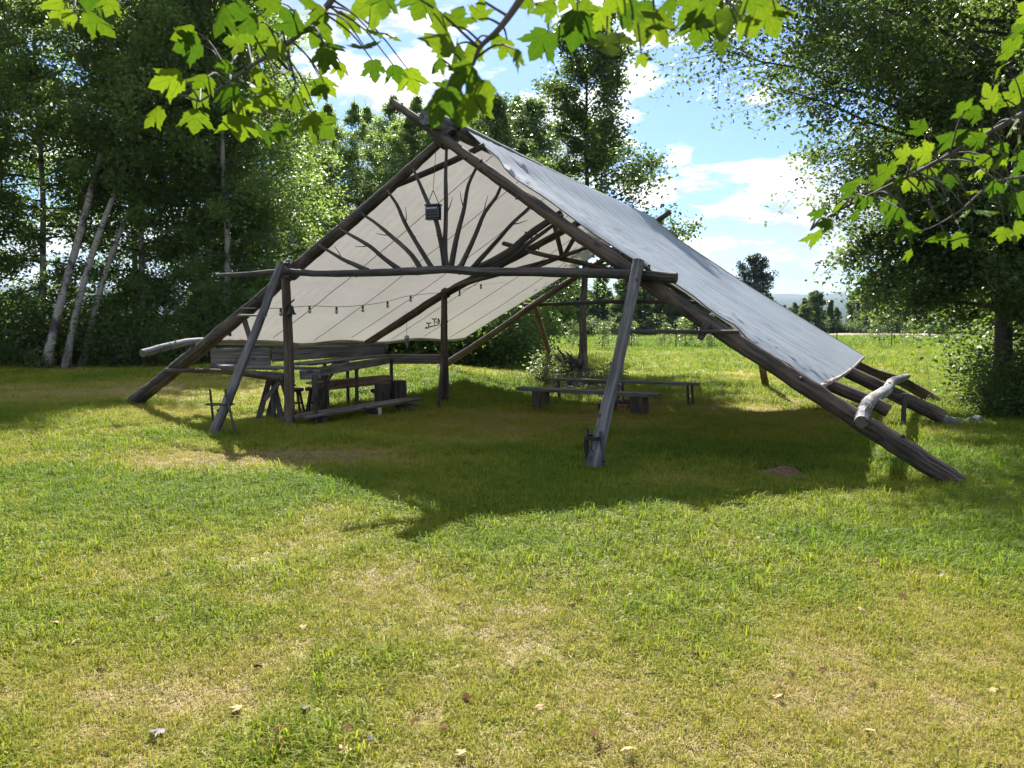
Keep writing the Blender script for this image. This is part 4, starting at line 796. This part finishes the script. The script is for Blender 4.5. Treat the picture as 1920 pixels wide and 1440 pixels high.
for k, (x, y, s) in enumerate([(-17.2, 26, 1.0), (-13.6, 28.2, 1.02), (-12.4, 26.2, .98), (-11.2, 27.8, 1.0), (-10.4, 26.6, .86), (-19.5, 25.5, 1.05), (-11.8, 32, 1.08), (-9.6, 31.5, .92), (-18.6, 24.6, .86), (-20.5, 23.0, .9), (-9.5, 25.6, 1.03), (-8.7, 28.0, .95)]):
    plant_tree('birch_tree', birch[k % 4], x, y, 'leafy birch standing in the dense wood on the left', 'birch', G1 + ', inner rows', s, rt.uniform(0, 6.3))
for k, (x, y, s) in enumerate([(-10.9, 39, .88), (-9.4, 41.5, .86), (-7.9, 40, .84), (-6.6, 43, .92), (-5.3, 40.5, .86), (-4.0, 42, .90), (-2.7, 40, .90), (-1.3, 43, .96), (-7.2, 46, .94), (-3.4, 47, .98), (-12.5, 43, .95), (.1, 41.5, .90), (-6.0, 38.5, .78), (-4.6, 45, .96), (-8.8, 37.5, .74), (-2.0, 45.5, .98)]):
    plant_tree('birch_tree', birch[(k + 1) % 4], x, y, 'tall birch in the row behind the shelter', 'birch', 'birches behind the shelter', s, rt.uniform(0, 6.3))
# broad-leaved trees between birches and maple
brd = [tree_data('broad_tree%d' % k, 140 + k, 11.5, .15, .10, 2.7, None, 52, 17, 42, .145, (.3, 0), .4, (0, 60), .22, .20, 'leaf_maple', 'pole') for k in range(2)]
for k, (x, y, s) in enumerate([(-.6, 37, 1.10), (1.3, 38.5, 1.12), (.6, 34.5, .86), (-2.2, 36.5, .92)]):
    plant_tree('broadleaf_tree', brd[k % 2], x, y, 'dark broad-leaved tree behind the peak of the shelter', 'tree', 'broad-leaved trees behind the peak', s, rt.uniform(0, 6.3))
# the single maple by the back of the shelter
ml = []; rm = np.random.RandomState(5)
for i in range(44):
    q = (i + .5) / 44; tt = .30 + .66 * q; a = i * 2.4 + rm.normal(0, .3)
    side = math.cos(a); ln_ = (2.55 if q < .38 else 1.75) * (1 - .55 * max(0, q - .72) / .28) * rm.uniform(.7, 1.15) * (1 + .28 * side if q < .45 else 1 + .05 * side)
    if .40 < q < .47: ln_ *= .5
    ml.append((tt, a, ln_, R(12 + 38 * q + rm.normal(0, 8)), 1.0))
mp = tree_data('maple', 160, 11.6, .15, limbs=ml, Rm=2.2, nt=21, nleaf=50, lsize=.14, lean=(.15, 0), wob=.25, droop=.18, spread=.16, leafmat='leaf_maple', bark='pole', twigtube=True)
plant_tree('maple_tree', mp, 2.34, 25.3, 'slender young maple standing alone behind the shelter', 'maple')
# big tree on the right edge: specified limbs, long ones reaching left
rl = []; rm = np.random.RandomState(12)
for i in range(64):
    q = (i + .5) / 64; tt = .16 + .80 * q; a = i * 2.4 + rm.normal(0, .4); ln_ = (1.9 + 1.3 * math.sin(q * 3)) * rm.uniform(.75, 1.15) * (1 - .4 * max(0, q - .75) / .25)
    rl.append((tt, a, ln_, R(14 + 34 * q + rm.normal(0, 10)), 1.0))
for (tt, az_, ln_, el) in [(.42, 182, 5.9, 26), (.50, 176, 6.3, 27), (.56, 186, 6.1, 24), (.62, 180, 5.9, 26), (.47, 190, 5.0, 22), (.40, 172, 4.4, 22), (.68, 184, 5.2, 26), (.36, 184, 2.9, 2), (.33, 176, 2.7, -8), (.30, 188, 2.5, -14), (.38, 195, 2.9, 6), (.54, 196, 5.2, 18), (.27, 180, 2.3, -14), (.22, 190, 1.8, -6), (.18, 262, 1.7, 0), (.22, 285, 1.8, -4), (.26, 250, 2.0, -6), (.30, 275, 2.0, -8), (.34, 240, 2.1, -6), (.38, 290, 2.1, -6), (.24, 230, 1.9, -8), (.20, 300, 1.7, 0), (.30, 310, 2.0, -8), (.44, 160, 3.2, 8), (.5, 205, 3.6, 14), (.34, 168, 2.5, -8), (.6, 168, 5.4, 22), (.72, 178, 4.6, 30), (.66, 190, 5.0, 24)]:
    rl.append((tt, R(az_ + rm.normal(0, 4)), ln_, R(el), .62))
rtree = tree_data('right_tree', 170, 11.5, .17, limbs=rl, Rm=2.9, nt=42, nleaf=84, lsize=.095, lean=(.3, .2), wob=.5, droop=.20, spread=.13, leafmat='leaf_right', bark='pole', twigtube=True)
plant_tree('alder_tree', rtree, 8.75, 13.9, 'big dense tree on the right edge with long boughs reaching left', 'tree')
plant_tree('alder_tree', rtree, 12.6, 18.2, 'leafy tree half hidden behind the big right-hand tree', 'tree', None, .95, 3.6); plant_tree('alder_tree', birch[3], 11.6, 13.4, 'leafy tree at the far right edge beside the big tree', 'tree', None, .8, .6)
# understorey
shr = [shrub_data('shrub%d' % k, 300 + k, 1.7, 1.15, 16, 5200, .085) for k in range(4)]
G2 = 'dark shrubs along the foot of the wood'
for k in range(26):
    x = -21 + 12.5 * (k % 13) / 12 + rt.uniform(-.4, .4); y = 24.6 + (k // 13) * 2.4 + rt.uniform(-.9, .9) - .08 * (x + 14)
    plant_shrub('shrub', shr[k % 4], x, y, 'dark leafy shrub at the foot of the left-hand wood', 'shrub', G2, rt.uniform(.55, 1.7), rt.uniform(0, 6.3))
for k in range(30):
    x = -10 + 9.6 * (k % 15) / 14 + rt.uniform(-.3, .3); y = 27.5 + (k // 15) * 3.0 + rt.uniform(-.6, .6) + (3.0 if x < -6 else 0)
    plant_shrub('shrub', shr[(k + 1) % 4], x, y, 'dark shrub in the thicket behind the shelter', 'shrub', 'shrubs in the thicket behind the shelter', rt.uniform(1.1, 2.1), rt.uniform(0, 6.3))
for k, (x, y, s) in enumerate([(8.25, 12.9, .52), (8.8, 12.8, .75), (9.3, 13.5, 1.1), (9.7, 12.7, 1.05), (10.3, 14.4, 1.5), (10.0, 15.6, 1.35), (8.95, 13.4, .85), (8.6, 13.25, .8), (9.15, 12.95, 1.0)]):
    plant_shrub('shrub', shr[k % 4], x, y, 'leafy shrub crowding the foot of the big right-hand tree', 'shrub', 'shrubs under the right-hand tree', s * .95, rt.uniform(0, 6.3), s * .85)
wsh = shrub_data('bed_plant', 330, .5, .42, 12, 620, .07, 'leaf_bright')
# flower bed, root stump and stones behind the benches
ru = thing('root_stump', 'dark upturned root stump in the bed before the young maple', 'stump', onground(1.68, 21.0)); z0 = gzf(1.68, 21.0); mb = MB()
mb.tube([(1.7, 21, z0 - .1), (1.68, 21, z0 + .15), (1.66, 21, z0 + .42), (1.70, 21, z0 + .60)], [.50, .44, .36, .22], 18, 5, .55)
for k in range(16):
    a = rt.uniform(0, 6.28); e = rt.uniform(-.1, 1.1); d = np.array([math.cos(a) * math.cos(e), math.sin(a) * math.cos(e), math.sin(e)]); c = np.array([1.68, 21, z0 + .28])
    mb.tube(catmull([c + d * .2, c + d * .42 + rt.normal(0, .04, 3), c + d * rt.uniform(.5, .72) + rt.normal(0, .07, 3)], 6), np.linspace(.07, .015, 6), 6, k, .3)
at(ru, mb, 'root_mass', 'char')
for k in range(16):
    x, y = .95 + 1.75 * (k % 16) / 15 + rt.uniform(-.05, .05), 18.9 + .35 * math.sin(k * 1.3) + rt.uniform(-.1, .1); rock(x, y, (rt.uniform(.09, .17), rt.uniform(.08, .13), rt.uniform(.06, .11)), 'grey border stone of the planted bed behind the benches', 'border stones of the planted bed', 'border_stone')
for k, (x, y, s) in enumerate([(.75, 20.2, .9), (1.05, 19.4, .8), (1.5, 19.5, .7), (2.1, 20.0, .9), (2.55, 20.3, 1.0), (2.85, 20.7, .95), (2.35, 19.4, .75), (1.9, 19.3, .65), (1.25, 20.4, 1.0), (.85, 21.6, 1.3), (1.15, 22.2, 1.35)]):
    plant_shrub('bed_plant', wsh, x, y, 'low yellow-green plant in the bed behind the benches', 'plant', 'plants of the bed behind the benches', s, rt.uniform(0, 6.3))
# weeds on the grass left of the counter
for k, (x, y, s) in enumerate([(-2.9, 16.6, .55), (-3.3, 17.1, .5), (-2.5, 16.9, .5), (-3.9, 10.75, .3), (-14.3, 23.4, 1.2)]):
    plant_shrub('weed_clump', wsh, x, y, ['pale leafy weed clump behind the counter', 'pale leafy weed clump behind the counter', 'pale leafy weed clump behind the counter', 'small weed at the foot of the left brace pole', 'pale weed clump at the foot of the leaning birches'][k], 'weeds', 'weed clumps' if k < 3 else None, s, rt.uniform(0, 6.3))

# ------------------------------------------------------------------ far field: fence, saplings, wood edge
fn = thing('wire_fence', 'thin wire fence on slim posts across the field', 'fence', (6, 48.5, 0))
fx = [-2, 2.0, 4.6, 7.5, 10.3, 13.6, 17.0, 20.5, 24.0, 28.0, 32]
for k, x in enumerate(fx): at(fn, MB().tube([(x, 48.5 + .02 * x, -.1), (x + .02, 48.5 + .02 * x, 1.15)], .03, 6), 'post', 'iron')
for z in (.25, .6, 1.0): at(fn, MB().tube([(x, 48.5 + .02 * x, z + .015 * math.sin(x)) for x in fx], .006, 4), 'wire', 'iron')
sap = [tree_data('sapling%d' % k, 400 + k, 1.9, .03, .22, .62, None, 16, 7, 14, .12, (.05, 0), .1, (15, 60), .1, .10, 'leaf_bright', 'brown') for k in range(3)]
for k, (x, y, s) in enumerate([(5.45, 46.8, .95), (7.9, 52, 1.0), (10.4, 53, .9), (11.8, 54.5, .85), (11.3, 50.5, 1.15), (13.1, 52, 1.1), (12.6, 49.5, .8), (15.6, 53, .9), (17.8, 52, 1.0), (8.6, 58, 1.0), (20, 56, 1.1), (4.0, 51, 1.0), (27, 57, 1.3), (28.5, 55, 1.2)]):
    plant_tree('orchard_sapling', sap[k % 3], x, y, 'round little sapling standing in front of the fence' if k == 0 else 'small orchard sapling in the field beyond the fence', 'sapling', None if k == 0 else 'orchard saplings', s, rt.uniform(0, 6.3))
far = [tree_data('far_tree%d' % k, 420 + k, [9.5, 8.0, 10.5][k], .12, .06, [1.7, 2.2, 1.5][k], (lambda q: (1 - q) ** .6 * .9 + .12) if k == 2 else None, 36, 12, 56, .33, (.2, 0), .3, (0, 60), .2, .26, 'leaf_far', 'brown') for k in range(3)]
G3 = 'far trees along the edge of the field'
for k in range(64):
    x = -8 + 110 * k / 63 + rt.uniform(-.9, .9); y = 98 + 7 * math.sin(k * 1.9) + (24 * sstep(34, 46, x)) + rt.uniform(-3, 3); s = rt.uniform(.74, 1.05) * (1 - .46 * float(sstep(24, 34, x))) * (1 + .75 * float(sstep(50, 56, x)))
    plant_tree('field_edge_tree', far[k % 3], x, y, 'leafy tree in the line at the far edge of the field', 'tree', G3, s, rt.uniform(0, 6.3))
for k in range(44):
    x = -4 + 120 * k / 43 + rt.uniform(-1, 1); y = 118 + 26 * float(sstep(30, 46, x)) + rt.uniform(-4, 4); plant_tree('field_edge_tree', far[(k + 1) % 3], x, y, 'taller tree behind the line at the far edge of the field', 'tree', G3 + ', back row', rt.uniform(.75, 1.0) * (1 - .42 * float(sstep(24, 34, x))), rt.uniform(0, 6.3))
for k, (x, y, s) in enumerate([(19.5, 92, .75), (50.5, 108, 1.0), (53.5, 112, 1.05), (22.4, 96, .85), (43.5, 112, .8)]): plant_tree('field_edge_tree', far[k % 3], x, y, 'pale green tree standing forward of the far wood', 'tree', G3 + ', forward', s, rt.uniform(0, 6.3))
fsh = shrub_data('far_shrub', 340, 2.6, 2.0, 14, 2000, .30, 'leaf_far')
for k in range(60):
    x = -8 + 100 * k / 59 + rt.uniform(-.8, .8); y = 92.5 + 22 * float(sstep(32, 44, x)) + rt.uniform(-1.5, 1.5); plant_shrub('field_edge_bush', fsh, x, y, 'bush at the foot of the far tree line', 'bush', 'bushes at the foot of the far tree line', rt.uniform(.6, 1.15), rt.uniform(0, 6.3))
pine = tree_data('pine', 450, 9.2, .2, .18, 2.6, lambda q: (1 - q) ** .55 * .85 + .18, 36, 14, 52, .24, (.3, 0), .25, (2, 35), -.1, .22, 'needle', 'pole')
plant_tree('pine_tree', pine, 26.5, 86, 'dark ragged pine rising above the far edge of the tarp', 'pine')
sd = heap('sand_bank', 46, 98, 13, 2.0, .35, 'sand', 'low pale bank of sand at the far side of the field', 'sand', 15)
def fpost(x, y, h, r, mat, label, name='field_post', top=False):
    o = thing(name, label, 'post', onground(x, y)); at(o, MB().pole([onground(x, y, -.1), onground(x + .03, y, h)], r, int(x), 8, .05, .4), 'shaft', mat)
    if top: at(o, MB().box(onground(x, y - .1, h + .12), (.30, .26, .36), None, 0, .02), 'nest_box', 'plank')
fpost(32.6, 60.5, 2.2, .09, 'plank', 'tall grey field post with a nest box under the hanging boughs', top=True); fpost(36.7, 60.6, 1.7, .14, 'orange', 'rusty orange field post beside the right-hand tree')
# ------------------------------------------------------------------ fallen leaves and sticks
LEAF_HALF = [(.16, -.05), (.30, .01), (.47, .08), (.43, .17), (.52, .24), (.44, .30), (.56, .40), (.60, .52), (.74, .66), (.56, .64), (.50, .70), (.40, .60), (.27, .54), (.25, .64), (.33, .74), (.22, .78), (.17, .90)]
def leaf_mesh(name, seed, mat, curl):
    r_ = np.random.RandomState(seed); out = [(0, 0)] + LEAF_HALF + [(r_.uniform(-.04, .04), 1.10)] + [(-x, y) for x, y in LEAF_HALF[::-1]]
    P = np.array([(0, .36)] + out) * (1 + r_.normal(0, .02, (len(out) + 1, 2))); x, y = P[:, 0], P[:, 1]
    z = -curl * (np.abs(x) ** 1.4) * .9 - curl * .5 * (y - .3) ** 2 * np.sign(y - .3) + .05 * np.sin(x * 7 + seed) * np.abs(y) + r_.normal(0, .012, len(P))
    F = [(0, i, i + 1) for i in range(1, len(P) - 1)] + [(0, len(P) - 1, 1)]
    return mesh_np(name, np.stack([x, y, z], -1), F, M[mat], True, {'lc': np.stack([x, y, z * 0], -1)})
DEAD = [[leaf_mesh('fallen_leaf', 500 + k * 5 + j, ('dead1', 'dead3', 'dead2')[k], .30) for j in range(3)] for k in range(3)]
DL = ['reddish brown fallen leaf lying on the lawn', 'curled almost black fallen leaf on the lawn', 'pale tan fallen leaf lying on the lawn']; DG = ['reddish fallen leaves', 'black fallen leaves', 'tan fallen leaves']
for _ in range(70):
    y = math.sqrt(rt.uniform(7.5, 60)); x = y * .7 * rt.uniform(-1, 1); FALLEN.append((x, y, rt.choice([0, 0, 0, 1, 2, 2]), rt.uniform(.020, .042)))
for x, y, k, s in FALLEN:
    o = link(bpy.data.objects.new('fallen_leaf', DEAD[k][rt.randint(3)])); o.location = onground(x, y, .036); s *= 1.0; o.scale = (s, s, s); o.rotation_euler = (rt.uniform(-.55, .55), rt.uniform(-.55, .55), rt.uniform(0, 6.3)); tag(o, DL[k], 'leaf', DG[k])
for k, (a, b, r_) in enumerate([((-.76, 2.78), (-.66, 2.83), .005), ((-.56, 3.18), (-.53, 3.33), .003), ((-.80, 2.72), (-.66, 2.78), .004), ((.60, 3.42), (.70, 3.40), .003)]):
    o = thing('fallen_stick', ['pale broken stick at the bottom edge of the lawn', 'thin pale twig standing out on the dry lawn', 'second broken stick at the bottom edge of the lawn', 'thin green stalk lying on the lawn at the centre'][k], 'stick', onground(*a)); m_ = ((a[0] + b[0]) / 2 + .01, (a[1] + b[1]) / 2)
    at(o, MB().tube(catmull([onground(*a, .02), onground(*m_, .03), onground(*b, .02)], 8), r_, 6, k, .2), 'shaft', 'brown')
# ------------------------------------------------------------------ maple boughs hanging in from above
MLEAF = [leaf_mesh('maple_leaf', 540 + k, 'mleaf', (.25, .45, .65, .35, .85, .5)[k]) for k in range(6)]
BL = {'A': 'maple bough with bright yellow-green leaves hanging at the upper left', 'A2': None, 'B': 'short maple spray with large leaves above the shelter peak', 'C': 'row of big backlit maple leaves along the top edge', 'D': 'long maple bough reaching in from the right edge', 'D2': None, 'E': 'few maple leaves hanging in the top left corner'}
rl_ = np.random.RandomState(33); bo = {}
for key, (st, lv) in BOUGHS.items():
    st = np.array(st)
    if key in ('A', 'D'):
        re = np.random.RandomState(len(lv)); lv = list(lv)
        for _ in range(6 if key == 'A' else 14):
            f_ = re.uniform(1.0, len(st) - 1.9); i_ = int(f_); c_ = st[i_] + (st[i_ + 1] - st[i_]) * (f_ - i_) + np.clip(re.normal(0, .055, 3), -.10, .10); lv.append((c_[0], c_[1], c_[2], re.uniform(.05, .078), re.uniform(180, 330)))
    if BL[key]: root = bo[key[0]] = thing('maple_bough', BL[key], 'maple bough', tuple(st[0]), 'maple boughs overhead')
    root = bo[key[0]]; SP = catmull(st, 26); L0 = .0085 if len(key) == 1 else .004
    at(root, MB().tube(SP, np.linspace(L0, L0 * .25, 26), 7, 3, .1), 'stem' if len(key) == 1 else 'twig', 'branch'); pm = MB()
    for (x, y, z, s, ang) in lv:
        s *= rl_.uniform(.60, .97) * (.82 if key[0] == 'D' else 1.0)
        c = np.array([x, y, z]); a = R(ang); n_ = mnorm(SDIR * 1.0 + rl_.normal(0, .46, 3) + np.array([0, -.0, .1])); t_ = np.array([math.cos(a), rl_.normal(0, .25), math.sin(a)]); t_ = mnorm(t_ - n_ * (t_ @ n_)); s_ = np.cross(t_, n_)
        base = c - t_ * s * .45; o = link(bpy.data.objects.new('leaf', MLEAF[rl_.randint(6)]), root)
        mw = Matrix(((s_[0] * s, t_[0] * s, n_[0] * s, base[0] - root.location[0]), (s_[1] * s, t_[1] * s, n_[1] * s, base[1] - root.location[1]), (s_[2] * s, t_[2] * s, n_[2] * s, base[2] - root.location[2]), (0, 0, 0, 1))); o.matrix_local = mw
        j = int(np.argmin(np.linalg.norm(SP - base, axis=1) + .15 * np.maximum(0, base[2] - SP[:, 2]))); q0 = SP[j]
        pm.tube(catmull([q0, (q0 * .45 + base * .55) + np.array([0, 0, .10 * np.linalg.norm(q0 - base)]), base + t_ * s * .02], 7), np.linspace(.0026, .0014, 7), 5, 1)
    if lv: at(root, pm, 'leaf_stalks', 'branch')['kind'] = 'stuff'
# ------------------------------------------------------------------ grass: instanced tufts
def tuft(name, seed, n, h, spread, width, splay, mat, flat=False):
    r_ = np.random.RandomState(seed); V_ = []; F_ = []; rn = []
    for i in range(n):
        a = r_.uniform(0, 6.28); b = np.array([r_.normal(0, spread), r_.normal(0, spread), -.004]); hh = h * r_.uniform(.5, 1.15); d = np.array([math.cos(a), math.sin(a), 0]); sd_ = np.array([-d[1], d[0], 0]); w_ = width * r_.uniform(.7, 1.3)
        lean_ = splay * r_.uniform(.3, 1.3)
        if flat: b[2] = r_.uniform(.002, .014); p1 = b + d * hh * .5 + np.array([0, 0, r_.uniform(0, .012)]); p2 = b + d * hh + np.array([0, 0, r_.uniform(-.004, .01)])
        else: p1 = b + d * hh * .32 * lean_ + np.array([0, 0, hh * .62]); p2 = b + d * hh * (.95 * lean_) + np.array([0, 0, hh * (1.0 - .35 * lean_)])
        o = len(V_); V_ += [b - sd_ * w_, b + sd_ * w_, p1 + sd_ * w_ * .8, p1 - sd_ * w_ * .8, p2 + sd_ * w_ * .15, p2 - sd_ * w_ * .15]; F_ += [(o, o + 1, o + 2, o + 3), (o + 3, o + 2, o + 4, o + 5)]; rn += [r_.uniform(0, 1)] * 6
    return bpy.data.objects.new(name, mesh_np(name, V_, F_, M[mat], False, {'rnd': np.array(rn)}))
def clover(name, seed):
    r_ = np.random.RandomState(seed); P_ = np.stack([r_.normal(0, .03, 16), r_.normal(0, .03, 16), r_.uniform(.012, .034, 16)], -1); V_, F_ = leaf_cloud(P_, .020, r_, 1.6, 0, .9)
    return bpy.data.objects.new(name, mesh_np(name, V_, F_, M['blade_green'], False, {'rnd': np.repeat(r_.uniform(0, 1, 16), 4)}))
TUFTS = [tuft('tuft_a', 1, 15, .055, .030, .0021, .9, 'blade'), tuft('tuft_b', 2, 15, .042, .034, .0020, 1.1, 'blade'), tuft('tuft_c', 3, 12, .075, .026, .0024, .8, 'blade'), tuft('tuft_d', 4, 16, .05, .045, .0017, 1, 'blade_straw', True), tuft('tuft_e', 5, 10, .085, .022, .0026, 1.05, 'blade_green'), tuft('tuft_f', 6, 12, .12, .035, .0028, .95, 'blade_green'), clover('tuft_g', 7)]
def scatter():
    r_ = np.random.RandomState(77); PX = []; SCL = []; IDX = []; DRY = []
    def band(y0, y1, dens, sc, m=1.25, kinds=(.26, .26, .2, .2, .04, .01, .03)):
        area = .69 * m * (y1 ** 2 - y0 ** 2); n = int(area * dens); y = np.sqrt(r_.uniform(y0 ** 2, y1 ** 2, n)); x = y * .69 * m * r_.uniform(-1, 1, n)
        d = dryness(x, y); kd = np.array(kinds); cum = np.cumsum(kd / kd.sum()); k = np.searchsorted(cum, r_.uniform(0, 1, n))
        k = np.where((k >= 4) & (d > .5), 2, k); k = np.where((k == 3) & (d < .3), 0, k)
        gap = fbm(x, y, .17, 91, 3); keep = r_.uniform(0, 1, n) < np.clip(1.62 - 1.05 * d + (gap - .5) * 2.6, .30, 1) * (1 - .55 * blob(x, y, -2.9, 9.0, 1.7, .6)); 
        for (bx_, by_, br) in ((2.86, 8.12, .3), (2.42, 5.08, .09), (2.15, 15, .45)): keep &= ((x - bx_) ** 2 + (y - by_) ** 2) > br ** 2
        lit_ = (~keep) & (r_.uniform(0, 1, n) < .35); k = np.where(lit_, 3, k); keep |= lit_
        for (bx_, by_, br) in ((2.86, 8.12, .3), (2.42, 5.08, .09), (2.15, 15, .45)): keep &= ((x - bx_) ** 2 + (y - by_) ** 2) > br ** 2
        x, y, d, k = x[keep], y[keep], d[keep], k[keep]; g_ = 1 - .45 * sstep(.35, .8, d)
        PX.append(np.stack([x, y, gz(x, y)], -1)); SCL.append(sc * g_ * r_.uniform(.65, 1.35, len(x))); IDX.append(k); DRY.append(np.clip(d + r_.normal(0, .08, len(x)), 0, 1))
    band(1.9, 4.6, 2600, 1.0); band(4.6, 8, 1300, 1.15); band(8, 14, 520, 1.4, 1.2); band(14, 24, 110, 2.0, 1.2); band(24, 48, 26, 3.2, 1.1); band(48.8, 92, 9, 6.0, 1.05)
    # taller coarse clumps
    n = 420; y = np.sqrt(r_.uniform(4, 150, n)); x = y * .85 * r_.uniform(-1, 1, n); d = dryness(x, y); kp = (d < .5); x, y, d = x[kp], y[kp], d[kp]
    for j in range(9):
        xx = x + r_.normal(0, .07, len(x)); yy = y + r_.normal(0, .07, len(x)); PX.append(np.stack([xx, yy, gz(xx, yy)], -1)); SCL.append(r_.uniform(.4, .95, len(x)) * r_.uniform(.6, 1.2)); IDX.append(np.where(r_.uniform(0, 1, len(x)) < .5, 4, 5)); DRY.append(np.clip(d + r_.normal(0, .1, len(x)), 0, 1))
    # unmown strip along the fence and grass at the pole feet
    n = 1500; x = r_.uniform(-2, 34, n); y = 48.5 + .02 * x + r_.normal(0, .22, n); PX.append(np.stack([x, y, gz(x, y)], -1)); SCL.append(r_.uniform(1.3, 3.0, n)); IDX.append(np.full(n, 5)); DRY.append(r_.uniform(.25, .8, n))
    for (bx_, by_, n) in ((.88, 8.2, 130), (-4.2, 10.7, 110), (4.5, 7.72, 90), (6.3, 11.9, 30), (-1.33, 15.9, 30), (-3.48, 12.05, 30), (-6.9, 13.9, 40), (7.1, 12.1, 40)):
        x = bx_ + r_.normal(0, .16, n); y = by_ + r_.normal(0, .14, n); PX.append(np.stack([x, y, gz(x, y)], -1)); SCL.append(r_.uniform(.7, 1.3, n)); IDX.append(np.where(r_.uniform(0, 1, n) < .5, 4, 5)); DRY.append(r_.uniform(.05, .45, n))
    P = np.vstack(PX).astype(np.float32); n = len(P)
    me = bpy.data.meshes.new('grass'); me.vertices.add(n); me.vertices.foreach_set('co', P.ravel())
    rot = np.zeros((n, 3)); rot[:, 2] = r_.uniform(0, 6.283, n); rot[:, :2] = r_.normal(0, .12, (n, 2))
    add_attr(me, 'rot', rot); add_attr(me, 'scl', np.concatenate(SCL)); add_attr(me, 'dry', np.concatenate(DRY)); ia = me.attributes.new('idx', 'INT', 'POINT'); ia.data.foreach_set('value', np.concatenate(IDX).astype(np.int32)); me.update()
    for mt in ('blade', 'blade_green', 'blade_straw'): me.materials.append(M[mt])
    o = link(bpy.data.objects.new('grass', me)); tag(o, 'short sun-dried lawn grass with greener tufts', 'grass', None, 'stuff')
    ng = bpy.data.node_groups.new('scatter_grass', 'GeometryNodeTree'); ng.interface.new_socket('Geometry', in_out='INPUT', socket_type='NodeSocketGeometry'); ng.interface.new_socket('Geometry', in_out='OUTPUT', socket_type='NodeSocketGeometry')
    N, Lk = ng.nodes, ng.links; gi = N.new('NodeGroupInput'); go = N.new('NodeGroupOutput'); jn = N.new('GeometryNodeJoinGeometry')
    for tf in TUFTS[::-1]:
        oi = N.new('GeometryNodeObjectInfo'); oi.inputs['Object'].default_value = tf; g2 = N.new('GeometryNodeGeometryToInstance'); Lk.new(oi.outputs['Geometry'], g2.inputs[0]); Lk.new(g2.outputs[0], jn.inputs[0])
    ip = N.new('GeometryNodeInstanceOnPoints'); ip.inputs['Pick Instance'].default_value = True
    def na(nm, t): a = N.new('GeometryNodeInputNamedAttribute'); a.data_type = t; a.inputs['Name'].default_value = nm; return a.outputs[0]
    mp_ = N.new('GeometryNodeMeshToPoints'); Lk.new(gi.outputs[0], mp_.inputs[0]); Lk.new(mp_.outputs[0], ip.inputs['Points']); Lk.new(jn.outputs[0], ip.inputs['Instance'])
    e2r = N.new('FunctionNodeEulerToRotation'); Lk.new(na('rot', 'FLOAT_VECTOR'), e2r.inputs[0]); Lk.new(e2r.outputs[0], ip.inputs['Rotation']); Lk.new(na('scl', 'FLOAT'), ip.inputs['Scale']); Lk.new(na('idx', 'INT'), ip.inputs['Instance Index']); Lk.new(ip.outputs[0], go.inputs[0])
    o.modifiers.new('scatter', 'NODES').node_group = ng; print('tufts', n); return o
grass = scatter()
# ------------------------------------------------------------------ air
def haze_box():
    mb = MB().box((0, 1650, 82), (6600, 4200, 168)); m, t, out = new_mat('thin_haze'); v = t.add('ShaderNodeVolumePrincipled', inp={'Color': (.50, .72, 1.0, 1), 'Density': .00008, 'Anisotropy': .1}); t.l.new(v.outputs[0], out.inputs['Volume']); M['haze'] = m
    o = mb.build('haze', m, None, False); return tag(o, 'thin blue summer haze over the whole field', None, None, 'stuff')
if HAZE: haze_box()
